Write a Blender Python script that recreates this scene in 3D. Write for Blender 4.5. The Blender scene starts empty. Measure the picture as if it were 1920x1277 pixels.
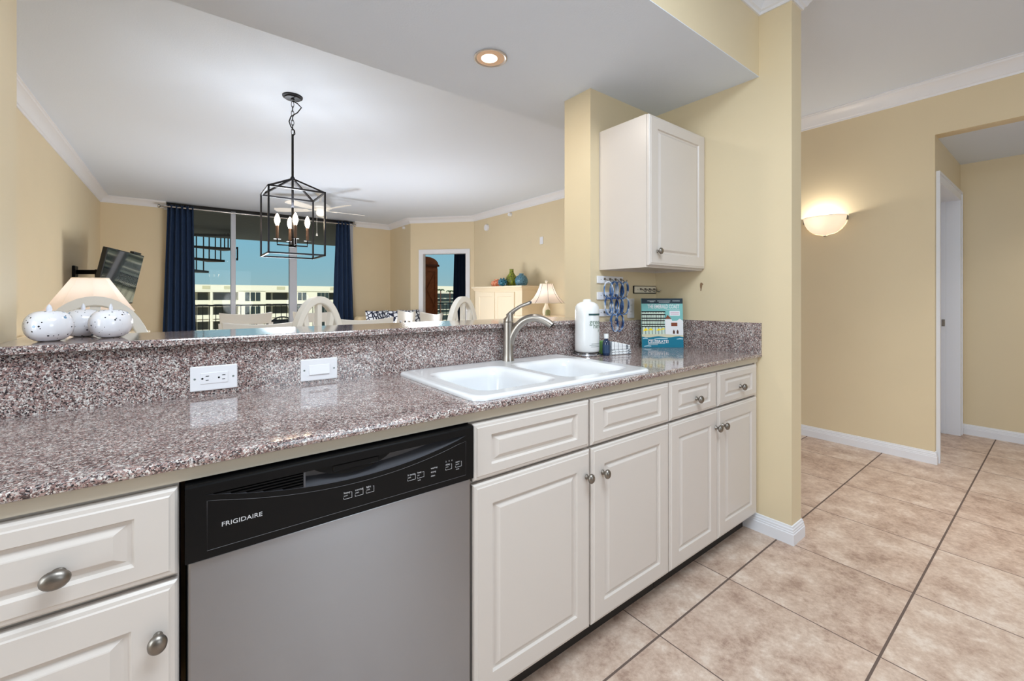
import bpy, bmesh, math, random
from mathutils import Vector, Matrix
random.seed(7)
R = math.radians
C = bpy.context.scene.collection
SC = bpy.context.scene

# ------------------------------------------------------------------ camera
cam_data = bpy.data.cameras.new('camera')
cam = bpy.data.objects.new('camera', cam_data)
C.objects.link(cam)
cam.location = (0, 0, 1.205)
cam.rotation_euler = (R(90), 0, R(52.571 - 90))
cam_data.sensor_width = 36.0
cam_data.lens = 804.0 / 1920 * 36
cam_data.shift_y = (556.4 - 638.5) / 1920
cam_data.clip_start = 0.02
cam_data.clip_end = 2000
SC.camera = cam

# ------------------------------------------------------------------ world, sun, exposure
SC.view_settings.view_transform = 'Standard'
SC.view_settings.look = 'None'
SC.view_settings.exposure = 0.0
SC.view_settings.gamma = 1.0
SC.view_settings.use_curve_mapping = False
SC.cycles.max_bounces = 12
SC.cycles.diffuse_bounces = 6
SC.cycles.glossy_bounces = 5
SC.cycles.transmission_bounces = 8
SC.cycles.sample_clamp_indirect = 6.0
SC.cycles.caustics_reflective = False
SC.cycles.caustics_refractive = False

world = bpy.data.worlds.new('world')
SC.world = world
world.use_nodes = True
wn = world.node_tree
wn.nodes.clear()
wo = wn.nodes.new('ShaderNodeOutputWorld')
wb = wn.nodes.new('ShaderNodeBackground')
wr = wn.nodes.new('ShaderNodeValToRGB')
wt = wn.nodes.new('ShaderNodeTexCoord')
ws = wn.nodes.new('ShaderNodeSeparateXYZ')
wn.links.new(wt.outputs['Generated'], ws.inputs[0])
wn.links.new(ws.outputs[2], wr.inputs[0])
wn.links.new(wr.outputs[0], wb.inputs[0])
wn.links.new(wb.outputs[0], wo.inputs[0])
cr = wr.color_ramp
cr.elements[0].position = 0.0
cr.elements[0].color = (0.34, 0.50, 0.53, 1)
cr.elements[1].position = 0.16
cr.elements[1].color = (0.20, 0.48, 0.66, 1)
e = cr.elements.new(0.06); e.color = (0.27, 0.49, 0.59, 1)
e = cr.elements.new(0.6); e.color = (0.10, 0.30, 0.62, 1)
wb.inputs[1].default_value = 1.0

sun_d = bpy.data.lights.new('sun', 'SUN')
sun_d.energy = 3.7
sun_d.angle = R(0.6)
sun_d.color = (1.0, 0.94, 0.82)
sun = bpy.data.objects.new('sun', sun_d)
C.objects.link(sun)
sun.rotation_euler = (R(52), 0, R(-28))      # light travels toward +Y, downward


def area(name, loc, size, power, color, rot=(0, 0, 0), sy=None, spread=180):
    d = bpy.data.lights.new(name, 'AREA')
    d.energy = power
    d.color = color
    d.spread = R(spread)
    if sy:
        d.shape = 'RECTANGLE'; d.size = size; d.size_y = sy
    else:
        d.shape = 'DISK'; d.size = size
    o = bpy.data.objects.new(name, d)
    C.objects.link(o)
    o.location = loc
    o.rotation_euler = rot
    return o


def point(name, loc, power, color, radius, parent=None):
    d = bpy.data.lights.new(name, 'POINT')
    d.energy = power; d.color = color; d.shadow_soft_size = radius
    o = bpy.data.objects.new(name, d)
    C.objects.link(o)
    o.location = loc
    if parent:
        o.parent = parent
        o.location = Vector(loc) - wloc(parent)
    return o


# kitchen ceiling lamp and chandelier light; the rest here are added fill lights
COOL = (0.80, 0.91, 1.0)
K_KITCHEN = area('kitchen_ceiling_lamp', (0.55, -0.05, 2.70), 1.25, 57, COOL, sy=0.9)
K_REAR = area('kitchen_rear_fill', (1.6, -3.45, 1.55), 1.5, 34, COOL, rot=(R(90), 0, 0), sy=1.5)  # fill added behind the camera for cabinet fronts and steel; no window there
K_SIDE = area('kitchen_side_fill', (-2.5, 0.25, 1.45), 1.2, 44, COOL, rot=(R(90), 0, R(-90)), sy=1.6)  # fill added at the left to brighten the right wall; no window
K_HALL = area('hall_fill', (3.35, 0.2, 2.72), 0.4, 5, (1.0, 0.94, 0.88), spread=75)  # downward fill added to brighten the hall floor; no fixture there
K_ALCOVE = area('alcove_fill', (4.9, -0.1, 2.36), 0.3, 2.0, (1.0, 0.93, 0.84), spread=90)  # small fill added for the alcove floor, without a fixture
K_CHAND = area('chandelier_light', (0.664, 3.642, 1.89), 0.16, 6, (0.90, 0.95, 1.0), rot=(R(180), 0, 0))
K_LIVING = point('living_room_fill', (1.0, 6.2, 1.05), 60, (0.90, 0.95, 1.0), 0.3)  # unseen fill placed low to brighten the far walls and ceiling
K_LIVING2 = point('living_room_fill', (2.5, 5.2, 1.05), 56, (0.90, 0.95, 1.0), 0.3)  # second low fill added in the living room, with no lamp body
K_BED = area('bedroom_fill', (6.0, 9.0, 2.70), 0.5, 10, (1.0, 0.95, 0.88))  # fill added to light the bedroom; no fixture there


# ------------------------------------------------------------------ helpers
def wloc(o):
    v = Vector((0, 0, 0))
    while o:
        v += o.location
        o = o.parent
    return v


def tag(o, label=None, cat=None, group=None, kind=None):
    if label: o['label'] = label
    if cat: o['category'] = cat
    if group: o['group'] = group
    if kind: o['kind'] = kind
    return o


def thing(name, label, cat, loc=(0, 0, 0), group=None, kind=None):
    o = bpy.data.objects.new(name, None)
    o.empty_display_size = 0.1
    C.objects.link(o)
    o.location = loc
    return tag(o, label, cat, group, kind)


def copy_tree(o, parent=None):
    c = o.copy()
    C.objects.link(c)
    if parent: c.parent = parent
    for ch in list(o.children):
        copy_tree(ch, c)
    return c


class MB:
    def __init__(self):
        self.v = []; self.f = []; self.m = []; self.mi = 0

    def add(self, vs, fs, M=None):
        b = len(self.v)
        for p in vs:
            p = Vector(p)
            if M is not None:
                p = M(p) if callable(M) else M @ p
            self.v.append(p)
        for f in fs:
            self.f.append(tuple(b + i for i in f)); self.m.append(self.mi)
        return self

    def box(self, x0, y0, z0, x1, y1, z1, M=None):
        vs = [(x0, y0, z0), (x1, y0, z0), (x1, y1, z0), (x0, y1, z0), (x0, y0, z1), (x1, y0, z1), (x1, y1, z1), (x0, y1, z1)]
        fs = [(0, 3, 2, 1), (4, 5, 6, 7), (0, 1, 5, 4), (1, 2, 6, 5), (2, 3, 7, 6), (3, 0, 4, 7)]
        return self.add(vs, fs, M)

    def rbox(self, x0, y0, z0, x1, y1, z1, r=0.005, seg=2, M=None):
        bm = bmesh.new()
        bmesh.ops.create_cube(bm, size=1)
        for v in bm.verts:
            v.co = Vector(((x0 + x1) / 2 + v.co.x * (x1 - x0), (y0 + y1) / 2 + v.co.y * (y1 - y0), (z0 + z1) / 2 + v.co.z * (z1 - z0)))
        bmesh.ops.bevel(bm, geom=bm.edges[:], offset=r, segments=seg, affect='EDGES', profile=0.5)
        return self.addbm(bm, M)

    def addbm(self, bm, M=None):
        bm.verts.index_update()
        self.add([v.co.copy() for v in bm.verts], [[v.index for v in f.verts] for f in bm.faces], M)
        bm.free()
        return self

    def wall(self, p, q, th, z0, z1):
        """vertical slab along p->q, thickness th to the left of the direction"""
        p = Vector((p[0], p[1])); q = Vector((q[0], q[1])); d = (q - p).normalized()
        n = Vector((-d.y, d.x)) * th
        pts = [p, q, q + n, p + n]
        return self.prism([(a.x, a.y) for a in pts], z0, z1)

    def prism(self, poly, z0, z1, M=None):
        n = len(poly)
        vs = [(x, y, z0) for x, y in poly] + [(x, y, z1) for x, y in poly]
        fs = [tuple(range(n))[::-1], tuple(range(n, 2 * n))]
        for i in range(n):
            j = (i + 1) % n
            fs.append((i, j, n + j, n + i))
        return self.add(vs, fs, M)

    def xprism(self, prof, x0, x1, M=None):
        """profile of (y,z) extruded along x"""
        n = len(prof)
        vs = [(x0, y, z) for y, z in prof] + [(x1, y, z) for y, z in prof]
        fs = [tuple(range(n)), tuple(range(n, 2 * n))[::-1]]
        for i in range(n):
            j = (i + 1) % n
            fs.append((j, i, n + i, n + j))
        return self.add(vs, fs, M)

    def lathe(self, prof, c=(0, 0, 0), n=24, sx=1, sy=1, M=None, lobes=0, amp=0, phase=0):
        vs = []; fs = []
        m = len(prof)
        for r, z in prof:
            for k in range(n):
                a = 2 * math.pi * k / n
                rr = r * (1 + amp * math.cos(lobes * a + phase)) if lobes else r
                vs.append((c[0] + rr * sx * math.cos(a), c[1] + rr * sy * math.sin(a), c[2] + z))
        for i in range(m - 1):
            for k in range(n):
                j = (k + 1) % n
                fs.append((i * n + k, i * n + j, (i + 1) * n + j, (i + 1) * n + k))
        if prof[0][0] > 1e-6: fs.append(tuple(range(n))[::-1])
        if prof[-1][0] > 1e-6: fs.append(tuple((m - 1) * n + k for k in range(n)))
        return self.add(vs, fs, M)

    def ell(self, c, rx, ry, rz, n=20, m=12, M=None):
        prof = [(max(1e-7, math.sin(math.pi * i / m)), -math.cos(math.pi * i / m)) for i in range(m + 1)]
        return self.lathe([(r, z) for r, z in prof], (0, 0, 0), n, M=lambda p: (M @ Vector((c[0] + p.x * rx, c[1] + p.y * ry, c[2] + p.z * rz)) if M else Vector((c[0] + p.x * rx, c[1] + p.y * ry, c[2] + p.z * rz))))

    def tube(self, pts, r, n=10, closed=False, caps=True, M=None, flat=None):
        pts = [Vector(p) for p in pts]
        m = len(pts)
        rs = r if isinstance(r, (list, tuple)) else [r] * m
        T = []
        for i in range(m):
            a = pts[(i - 1) % m] if (closed or i > 0) else pts[i]
            b = pts[(i + 1) % m] if (closed or i < m - 1) else pts[i]
            T.append((b - a).normalized())
        up = Vector((0, 0, 1)) if abs(T[0].z) < 0.9 else Vector((1, 0, 0))
        N = (up - T[0] * up.dot(T[0])).normalized()
        vs = []
        for i in range(m):
            N = (N - T[i] * N.dot(T[i])).normalized()
            B = T[i].cross(N)
            for k in range(n):
                a = 2 * math.pi * k / n
                if flat:
                    vs.append(pts[i] + N * (math.cos(a) * rs[i]) + B * (math.sin(a) * rs[i] * flat))
                else:
                    vs.append(pts[i] + (N * math.cos(a) + B * math.sin(a)) * rs[i])
        fs = []
        for i in range(m if closed else m - 1):
            i2 = (i + 1) % m
            for k in range(n):
                j = (k + 1) % n
                fs.append((i * n + k, i * n + j, i2 * n + j, i2 * n + k))
        if caps and not closed:
            fs.append(tuple(range(n))[::-1]); fs.append(tuple((m - 1) * n + k for k in range(n)))
        return self.add(vs, fs, M)

    def cyl(self, p, q, r0, r1=None, n=16, M=None):
        return self.tube([p, q], [r0, r0 if r1 is None else r1], n, M=M)

    def bar(self, p, q, w, h=None, M=None):
        """square bar between two points"""
        h = h or w
        p = Vector(p); q = Vector(q); d = (q - p).normalized()
        up = Vector((0, 0, 1)) if abs(d.z) < 0.95 else Vector((0, 1, 0))
        s = d.cross(up).normalized() * (w / 2); u = s.cross(d).normalized() * (h / 2)
        vs = [p - s - u, p + s - u, p + s + u, p - s + u, q - s - u, q + s - u, q + s + u, q - s + u]
        fs = [(0, 1, 2, 3), (7, 6, 5, 4), (0, 4, 5, 1), (1, 5, 6, 2), (2, 6, 7, 3), (3, 7, 4, 0)]
        return self.add(vs, fs, M)

    def rings(self, rings, cap0=True, cap1=True, M=None):
        n = len(rings[0]); vs = [p for r in rings for p in r]; fs = []
        for i in range(len(rings) - 1):
            for k in range(n):
                j = (k + 1) % n
                fs.append((i * n + k, i * n + j, (i + 1) * n + j, (i + 1) * n + k))
        if cap0: fs.append(tuple(range(n))[::-1])
        if cap1: fs.append(tuple((len(rings) - 1) * n + k for k in range(n)))
        return self.add(vs, fs, M)

    def sweep(self, path, prof, side=1, z0=0.0):
        """(d,z) profile swept along a 2D path with mitred corners; d goes to the left of the path when side=1"""
        P = [Vector((p[0], p[1])) for p in path]
        m = len(P); n = len(prof); vs = []
        for i in range(m):
            ds = []
            if i > 0: ds.append((P[i] - P[i - 1]).normalized())
            if i < m - 1: ds.append((P[i + 1] - P[i]).normalized())
            ns = [Vector((-d.y, d.x)) * side for d in ds]
            if len(ns) == 2:
                b = (ns[0] + ns[1]).normalized(); b = b / max(0.2, b.dot(ns[0]))
            else:
                b = ns[0]
            for d, z in prof:
                vs.append((P[i].x + b.x * d, P[i].y + b.y * d, z0 + z))
        fs = []
        for i in range(m - 1):
            for k in range(n):
                j = (k + 1) % n
                fs.append((i * n + k, i * n + j, (i + 1) * n + j, (i + 1) * n + k))
        fs.append(tuple(range(n))); fs.append(tuple((m - 1) * n + k for k in range(n))[::-1])
        return self.add(vs, fs)

    def text(self, s, size, M, extrude=0.0003, align='LEFT', bold=0.0):
        cu = bpy.data.curves.new('lettering', 'FONT')
        cu.body = s; cu.size = size; cu.extrude = extrude; cu.align_x = align; cu.offset = bold; cu.resolution_u = 3
        o = bpy.data.objects.new('lettering', cu)
        C.objects.link(o)
        dg = bpy.context.evaluated_depsgraph_get()
        dg.update()
        me = bpy.data.meshes.new_from_object(o.evaluated_get(dg))
        self.add([v.co.copy() for v in me.vertices], [tuple(p.vertices) for p in me.polygons], M)
        bpy.data.objects.remove(o); bpy.data.curves.remove(cu); bpy.data.meshes.remove(me)
        return self

    def build(self, name, mat, parent=None, smooth=False, angle=38, origin=None, bevel=None):
        me = bpy.data.meshes.new(name)
        if parent is not None:
            off = wloc(parent)
        elif origin is not None:
            off = Vector(origin)
        else:
            xs = [p.x for p in self.v]; ys = [p.y for p in self.v]; zs = [p.z for p in self.v]
            off = Vector(((min(xs) + max(xs)) / 2, (min(ys) + max(ys)) / 2, min(zs)))
        me.from_pydata([tuple(p - off) for p in self.v], [], self.f)
        mats = mat if isinstance(mat, (list, tuple)) else [mat]
        for mm in mats: me.materials.append(mm)
        if len(mats) > 1:
            for p, k in zip(me.polygons, self.m): p.material_index = k
        me.validate()
        bm = bmesh.new(); bm.from_mesh(me)
        bmesh.ops.recalc_face_normals(bm, faces=bm.faces)
        bm.to_mesh(me); bm.free()
        if smooth:
            for p in me.polygons: p.use_smooth = True
            me.set_sharp_from_angle(angle=R(angle))
        o = bpy.data.objects.new(name, me)
        C.objects.link(o)
        if parent is not None: o.parent = parent
        else: o.location = off
        if bevel:
            md = o.modifiers.new('bevel', 'BEVEL'); md.width = bevel; md.segments = 2; md.limit_method = 'ANGLE'; md.angle_limit = R(50)
        return o


def struct(name, mb, mat, parent=None, **k):
    o = mb.build(name, mat, parent, **k)
    o['kind'] = 'structure'
    return o


# ------------------------------------------------------------------ materials
def srgb(r, g, b):
    f = lambda c: (c / 255 / 12.92) if c / 255 <= 0.04045 else ((c / 255 + 0.055) / 1.055) ** 2.4
    return (f(r), f(g), f(b), 1)


def mat(name, col, rough=0.5, metal=0.0, spec=0.5, coat=0.0, emis=None, es=0.0, noise=0.0, nscale=30.0, bump=0.0, bscale=200.0, trans=0.0, aniso=0.0):
    m = bpy.data.materials.new(name)
    m.use_nodes = True
    nt = m.node_tree
    b = nt.nodes['Principled BSDF']
    c = srgb(*col) if max(col) > 1.001 else (*col, 1)
    b.inputs['Base Color'].default_value = c
    b.inputs['Roughness'].default_value = rough
    b.inputs['Metallic'].default_value = metal
    b.inputs['Specular IOR Level'].default_value = spec
    b.inputs['Coat Weight'].default_value = coat
    b.inputs['Coat Roughness'].default_value = 0.08
    if trans: b.inputs['Transmission Weight'].default_value = trans
    if aniso: b.inputs['Anisotropic'].default_value = aniso
    if emis:
        b.inputs['Emission Color'].default_value = srgb(*emis) if max(emis) > 1.001 else (*emis, 1)
        b.inputs['Emission Strength'].default_value = es
    if noise or bump:
        tc = nt.nodes.new('ShaderNodeTexCoord')
    if noise:
        nz = nt.nodes.new('ShaderNodeTexNoise'); nz.inputs['Scale'].default_value = nscale; nz.inputs['Detail'].default_value = 5
        nt.links.new(tc.outputs['Object'], nz.inputs['Vector'])
        hs = nt.nodes.new('ShaderNodeHueSaturation'); hs.inputs['Color'].default_value = c
        mr = nt.nodes.new('ShaderNodeMapRange'); mr.inputs['To Min'].default_value = 1 - noise; mr.inputs['To Max'].default_value = 1 + noise
        mr.inputs['From Min'].default_value = 0.25; mr.inputs['From Max'].default_value = 0.75
        nt.links.new(nz.outputs['Fac'], mr.inputs['Value']); nt.links.new(mr.outputs[0], hs.inputs['Value'])
        nt.links.new(hs.outputs[0], b.inputs['Base Color'])
    if bump:
        n2 = nt.nodes.new('ShaderNodeTexNoise'); n2.inputs['Scale'].default_value = bscale; n2.inputs['Detail'].default_value = 4
        nt.links.new(tc.outputs['Object'], n2.inputs['Vector'])
        bp = nt.nodes.new('ShaderNodeBump'); bp.inputs['Strength'].default_value = bump; bp.inputs['Distance'].default_value = 0.002
        nt.links.new(n2.outputs['Fac'], bp.inputs['Height']); nt.links.new(bp.outputs[0], b.inputs['Normal'])
    return m


def nodes_of(m):
    return m.node_tree, m.node_tree.nodes['Principled BSDF']


def ramp(nt, stops, const=False):
    r = nt.nodes.new('ShaderNodeValToRGB')
    if const: r.color_ramp.interpolation = 'CONSTANT'
    el = r.color_ramp.elements
    while len(el) > 1: el.remove(el[0])
    el[0].position = stops[0][0]; el[0].color = stops[0][1]
    for p, c in stops[1:]:
        x = el.new(p); x.color = c
    return r


M = {}
M['wall'] = mat('wall_paint_yellow', (223, 207, 174), 0.55, noise=0.015, nscale=3, bump=0.06, bscale=350)
M['ceil'] = mat('ceiling_paint', (220, 229, 242), 0.9, bump=0.35, bscale=120)
M['trim'] = mat('white_trim_paint', (232, 234, 240), 0.35)
M['cab'] = mat('cabinet_paint', (212, 204, 197), 0.32)
M['strip'] = mat('filler_paint', (204, 195, 178), 0.4)
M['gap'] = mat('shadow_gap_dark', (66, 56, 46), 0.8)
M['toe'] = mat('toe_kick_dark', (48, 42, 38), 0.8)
M['white'] = mat('white_plastic', (236, 236, 240), 0.3)
M['porcelain'] = mat('white_enamel', (226, 228, 231), 0.12, coat=0.5)
M['nickel'] = mat('brushed_nickel', (166, 159, 151), 0.3, metal=1.0, aniso=0.5)
M['pewter'] = mat('antique_pewter', (140, 134, 127), 0.38, metal=1.0, noise=0.18, nscale=60)
M['chrome'] = mat('chrome_wire', (205, 205, 208), 0.12, metal=1.0)
M['black'] = mat('black_plastic', (15, 15, 16), 0.3, spec=0.18)
M['blackm'] = mat('black_matte', (10, 10, 11), 0.5, spec=0.2)
M['glossdark'] = mat('dark_grey_grip', (74, 74, 78), 0.32, spec=0.6)
M['print'] = mat('silver_print', (205, 205, 208), 0.4)
M['iron'] = mat('black_iron', (44, 44, 48), 0.35, metal=0.7)
M['navy'] = mat('navy_curtain', (24, 48, 80), 0.85, noise=0.12, nscale=400)
M['rod'] = mat('rod_nickel', (190, 186, 180), 0.25, metal=1.0)
M['alu'] = mat('white_aluminium', (190, 194, 204), 0.4)
M['darkframe'] = mat('dark_frame', (24, 23, 22), 0.5)
M['fan'] = mat('fan_white', (238, 234, 226), 0.35)
M['chair'] = mat('white_chair_paint', (246, 244, 239), 0.3)
M['furn'] = mat('cream_furniture_paint', (236, 222, 196), 0.4)
M['wood'] = mat('cherry_wood', (134, 78, 48), 0.4, noise=0.2, nscale=14)
M['wood_dark'] = mat('cherry_wood_dark', (84, 48, 34), 0.4)
M['patio'] = mat('dark_patio_metal', (34, 44, 56), 0.5)
M['rail'] = mat('dark_bronze_rail', (38, 36, 36), 0.5)
M['stair'] = mat('spiral_stair_bronze', (60, 52, 46), 0.6)
M['sofa'] = mat('sofa_tan_fabric', (206, 186, 150), 0.9, noise=0.06, nscale=300)
M['paper'] = mat('white_paper', (240, 241, 240), 0.6)
M['tvblack'] = mat('tv_plastic', (12, 12, 13), 0.35)
M['screen'] = mat('tv_screen', (4, 5, 8), 0.04, spec=0.9, coat=0.6)
M['orange'] = mat('orange_glaze', (226, 84, 34), 0.3)
M['lime'] = mat('lime_glaze', (148, 160, 36), 0.3)
M['teal'] = mat('teal_glaze', (46, 110, 132), 0.3)
M['paleblue'] = mat('pale_blue_glaze', (96, 144, 164), 0.3)
M['lampbase'] = mat('lamp_ceramic', (240, 232, 214), 0.3)
M['sage'] = mat('sage_green_glaze', (140, 146, 104), 0.4)
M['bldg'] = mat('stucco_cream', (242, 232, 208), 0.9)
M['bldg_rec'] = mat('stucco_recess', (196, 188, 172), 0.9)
M['bglass'] = mat('far_window_glass', (52, 60, 58), 0.15)
M['bcurt'] = mat('far_dark_door', (70, 70, 66), 0.6)
M['sand'] = mat('sand_ground', (206, 196, 170), 0.95, noise=0.1, nscale=0.1)
M['palm'] = mat('palm_green', (60, 84, 50), 0.8)
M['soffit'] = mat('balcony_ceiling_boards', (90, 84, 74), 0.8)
M['chip'] = mat('bare_plaster_brown', (142, 112, 84), 0.9)
M['soap'] = mat('dark_blue_soap', (22, 44, 78), 0.12, coat=0.4)
M['green'] = mat('green_sponge', (128, 176, 104), 0.9)
M['cap'] = mat('white_cap', (236, 238, 238), 0.35)
M['bankdark'] = mat('dark_green_print', (40, 78, 80), 0.5)
M['greyprint'] = mat('grey_print', (120, 130, 128), 0.5)
M['ledgreen'] = mat('green_print', (72, 112, 86), 0.5)


# granite
def granite():
    m = mat('pink_grey_granite', (150, 135, 132), 0.09, spec=0.6, coat=0.35)
    nt, b = nodes_of(m)
    tc = nt.nodes.new('ShaderNodeTexCoord')
    nz = nt.nodes.new('ShaderNodeTexNoise'); nz.inputs['Scale'].default_value = 260; nz.inputs['Detail'].default_value = 2
    nt.links.new(tc.outputs['Object'], nz.inputs['Vector'])
    mx = nt.nodes.new('ShaderNodeMix'); mx.data_type = 'VECTOR'; mx.inputs[0].default_value = 0.008
    nt.links.new(tc.outputs['Object'], mx.inputs[4]); nt.links.new(nz.outputs['Color'], mx.inputs[5])
    vo = nt.nodes.new('ShaderNodeTexVoronoi'); vo.inputs['Scale'].default_value = 330; vo.inputs['Randomness'].default_value = 1.0
    nt.links.new(mx.outputs[1], vo.inputs['Vector'])
    sp = nt.nodes.new('ShaderNodeSeparateColor'); nt.links.new(vo.outputs['Color'], sp.inputs[0])
    big = nt.nodes.new('ShaderNodeTexNoise'); big.inputs['Scale'].default_value = 36; big.inputs['Detail'].default_value = 3
    nt.links.new(tc.outputs['Object'], big.inputs['Vector'])
    ad = nt.nodes.new('ShaderNodeMath'); ad.operation = 'MULTIPLY_ADD'; ad.inputs[1].default_value = 0.55; ad.inputs[2].default_value = -0.275
    nt.links.new(big.outputs['Fac'], ad.inputs[0])
    a2 = nt.nodes.new('ShaderNodeMath'); a2.operation = 'ADD'; a2.use_clamp = True
    nt.links.new(sp.outputs[0], a2.inputs[0]); nt.links.new(ad.outputs[0], a2.inputs[1])
    r = ramp(nt, [(0.0, srgb(86, 70, 70)), (0.16, srgb(126, 100, 96)), (0.32, srgb(152, 124, 119)), (0.48, srgb(178, 150, 143)),
                  (0.61, srgb(158, 151, 150)), (0.74, srgb(194, 186, 181)), (0.88, srgb(226, 221, 216))], const=True)
    nt.links.new(a2.outputs[0], r.inputs[0])
    v2 = nt.nodes.new('ShaderNodeTexVoronoi'); v2.inputs['Scale'].default_value = 430
    nt.links.new(mx.outputs[1], v2.inputs['Vector'])
    s2 = nt.nodes.new('ShaderNodeSeparateColor'); nt.links.new(v2.outputs['Color'], s2.inputs[0])
    lt = nt.nodes.new('ShaderNodeMath'); lt.operation = 'LESS_THAN'; lt.inputs[1].default_value = 0.15
    nt.links.new(s2.outputs[1], lt.inputs[0])
    mc = nt.nodes.new('ShaderNodeMix'); mc.data_type = 'RGBA'
    nt.links.new(lt.outputs[0], mc.inputs[0]); nt.links.new(r.outputs[0], mc.inputs[6]); mc.inputs[7].default_value = srgb(36, 34, 38)
    nt.links.new(mc.outputs[2], b.inputs['Base Color'])
    return m


M['granite'] = granite()


# floor tile: 0.505 x 0.5 m squares, grout 6 mm
def tile():
    m = mat('beige_floor_tile', (190, 165, 145), 0.42, spec=0.35)
    nt, b = nodes_of(m)
    g = nt.nodes.new('ShaderNodeNewGeometry')
    s = nt.nodes.new('ShaderNodeSeparateXYZ'); nt.links.new(g.outputs['Position'], s.inputs[0])

    def mth(op, a, bb=None, c=None):
        n = nt.nodes.new('ShaderNodeMath'); n.operation = op
        for i, x in enumerate((a, bb, c)):
            if x is None: continue
            if isinstance(x, (int, float)): n.inputs[i].default_value = x
            else: nt.links.new(x, n.inputs[i])
        return n.outputs[0]
    u = mth('DIVIDE', mth('SUBTRACT', s.outputs[0], 1.3435), 0.5055)
    v = mth('DIVIDE', mth('SUBTRACT', s.outputs[1], 0.892), 0.5)
    du = mth('MULTIPLY', mth('PINGPONG', u, 0.5), 0.5055)
    dv = mth('MULTIPLY', mth('PINGPONG', v, 0.5), 0.5)
    d = mth('MINIMUM', mth('MULTIPLY', du, 1.7), dv)
    mask = mth('LESS_THAN', d, 0.0038)
    cb = nt.nodes.new('ShaderNodeCombineXYZ')
    nt.links.new(mth('FLOOR', u), cb.inputs[0]); nt.links.new(mth('FLOOR', v), cb.inputs[1])
    wnz = nt.nodes.new('ShaderNodeTexWhiteNoise'); wnz.noise_dimensions = '3D'; nt.links.new(cb.outputs[0], wnz.inputs['Vector'])
    ad = nt.nodes.new('ShaderNodeVectorMath'); ad.operation = 'MULTIPLY_ADD'
    nt.links.new(wnz.outputs['Color'], ad.inputs[0]); ad.inputs[1].default_value = (9, 9, 9); nt.links.new(g.outputs['Position'], ad.inputs[2])
    n1 = nt.nodes.new('ShaderNodeTexNoise'); n1.inputs['Scale'].default_value = 8.5; n1.inputs['Detail'].default_value = 8; n1.inputs['Roughness'].default_value = 0.7
    nt.links.new(ad.outputs[0], n1.inputs['Vector'])
    n2 = nt.nodes.new('ShaderNodeTexNoise'); n2.inputs['Scale'].default_value = 60; n2.inputs['Detail'].default_value = 5; n2.inputs['Roughness'].default_value = 0.7
    nt.links.new(ad.outputs[0], n2.inputs['Vector'])
    sm = mth('ADD', mth('MULTIPLY', n1.outputs['Fac'], 0.68), mth('MULTIPLY', n2.outputs['Fac'], 0.32))
    sm = mth('ADD', sm, mth('MULTIPLY', mth('SUBTRACT', wnz.outputs['Value'], 0.5), 0.05))
    r = ramp(nt, [(0.36, srgb(164, 138, 122)), (0.45, srgb(192, 167, 150)), (0.53, srgb(208, 186, 169)), (0.62, srgb(224, 208, 194))])
    nt.links.new(sm, r.inputs[0])
    mix = nt.nodes.new('ShaderNodeMix'); mix.data_type = 'RGBA'
    nt.links.new(mask, mix.inputs[0]); nt.links.new(r.outputs[0], mix.inputs[6]); mix.inputs[7].default_value = srgb(106, 90, 82)
    nt.links.new(mix.outputs[2], b.inputs['Base Color'])
    rr = mth('MULTIPLY_ADD', mask, 0.4, 0.42)
    nt.links.new(rr, b.inputs['Roughness'])
    bp = nt.nodes.new('ShaderNodeBump'); bp.inputs['Strength'].default_value = 0.4; bp.inputs['Distance'].default_value = 0.003
    hh = mth('ADD', mth('MULTIPLY', mask, -1.0), mth('MULTIPLY', n2.outputs['Fac'], 0.25))
    nt.links.new(hh, bp.inputs['Height']); nt.links.new(bp.outputs[0], b.inputs['Normal'])
    return m


M['tile'] = tile()


def stainless():
    m = mat('stainless_steel', (160, 161, 165), 0.30, metal=1.0, aniso=0.85)
    nt, b = nodes_of(m)
    tg = nt.nodes.new('ShaderNodeTangent'); tg.direction_type = 'RADIAL'; tg.axis = 'Z'
    nt.links.new(tg.outputs[0], b.inputs['Tangent']); b.inputs['Anisotropic Rotation'].default_value = 0.25
    tc = nt.nodes.new('ShaderNodeTexCoord'); mp = nt.nodes.new('ShaderNodeMapping')
    mp.inputs['Scale'].default_value = (3, 3, 900)
    nz = nt.nodes.new('ShaderNodeTexNoise'); nz.inputs['Scale'].default_value = 1.0; nz.inputs['Detail'].default_value = 3
    nt.links.new(tc.outputs['Object'], mp.inputs[0]); nt.links.new(mp.outputs[0], nz.inputs['Vector'])
    mr = nt.nodes.new('ShaderNodeMapRange'); mr.inputs['To Min'].default_value = 0.26; mr.inputs['To Max'].default_value = 0.40
    nt.links.new(nz.outputs['Fac'], mr.inputs['Value']); nt.links.new(mr.outputs[0], b.inputs['Roughness'])
    bp = nt.nodes.new('ShaderNodeBump'); bp.inputs['Strength'].default_value = 0.05; bp.inputs['Distance'].default_value = 0.001
    nt.links.new(nz.outputs['Fac'], bp.inputs['Height']); nt.links.new(bp.outputs[0], b.inputs['Normal'])
    return m


M['steel'] = stainless()


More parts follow.
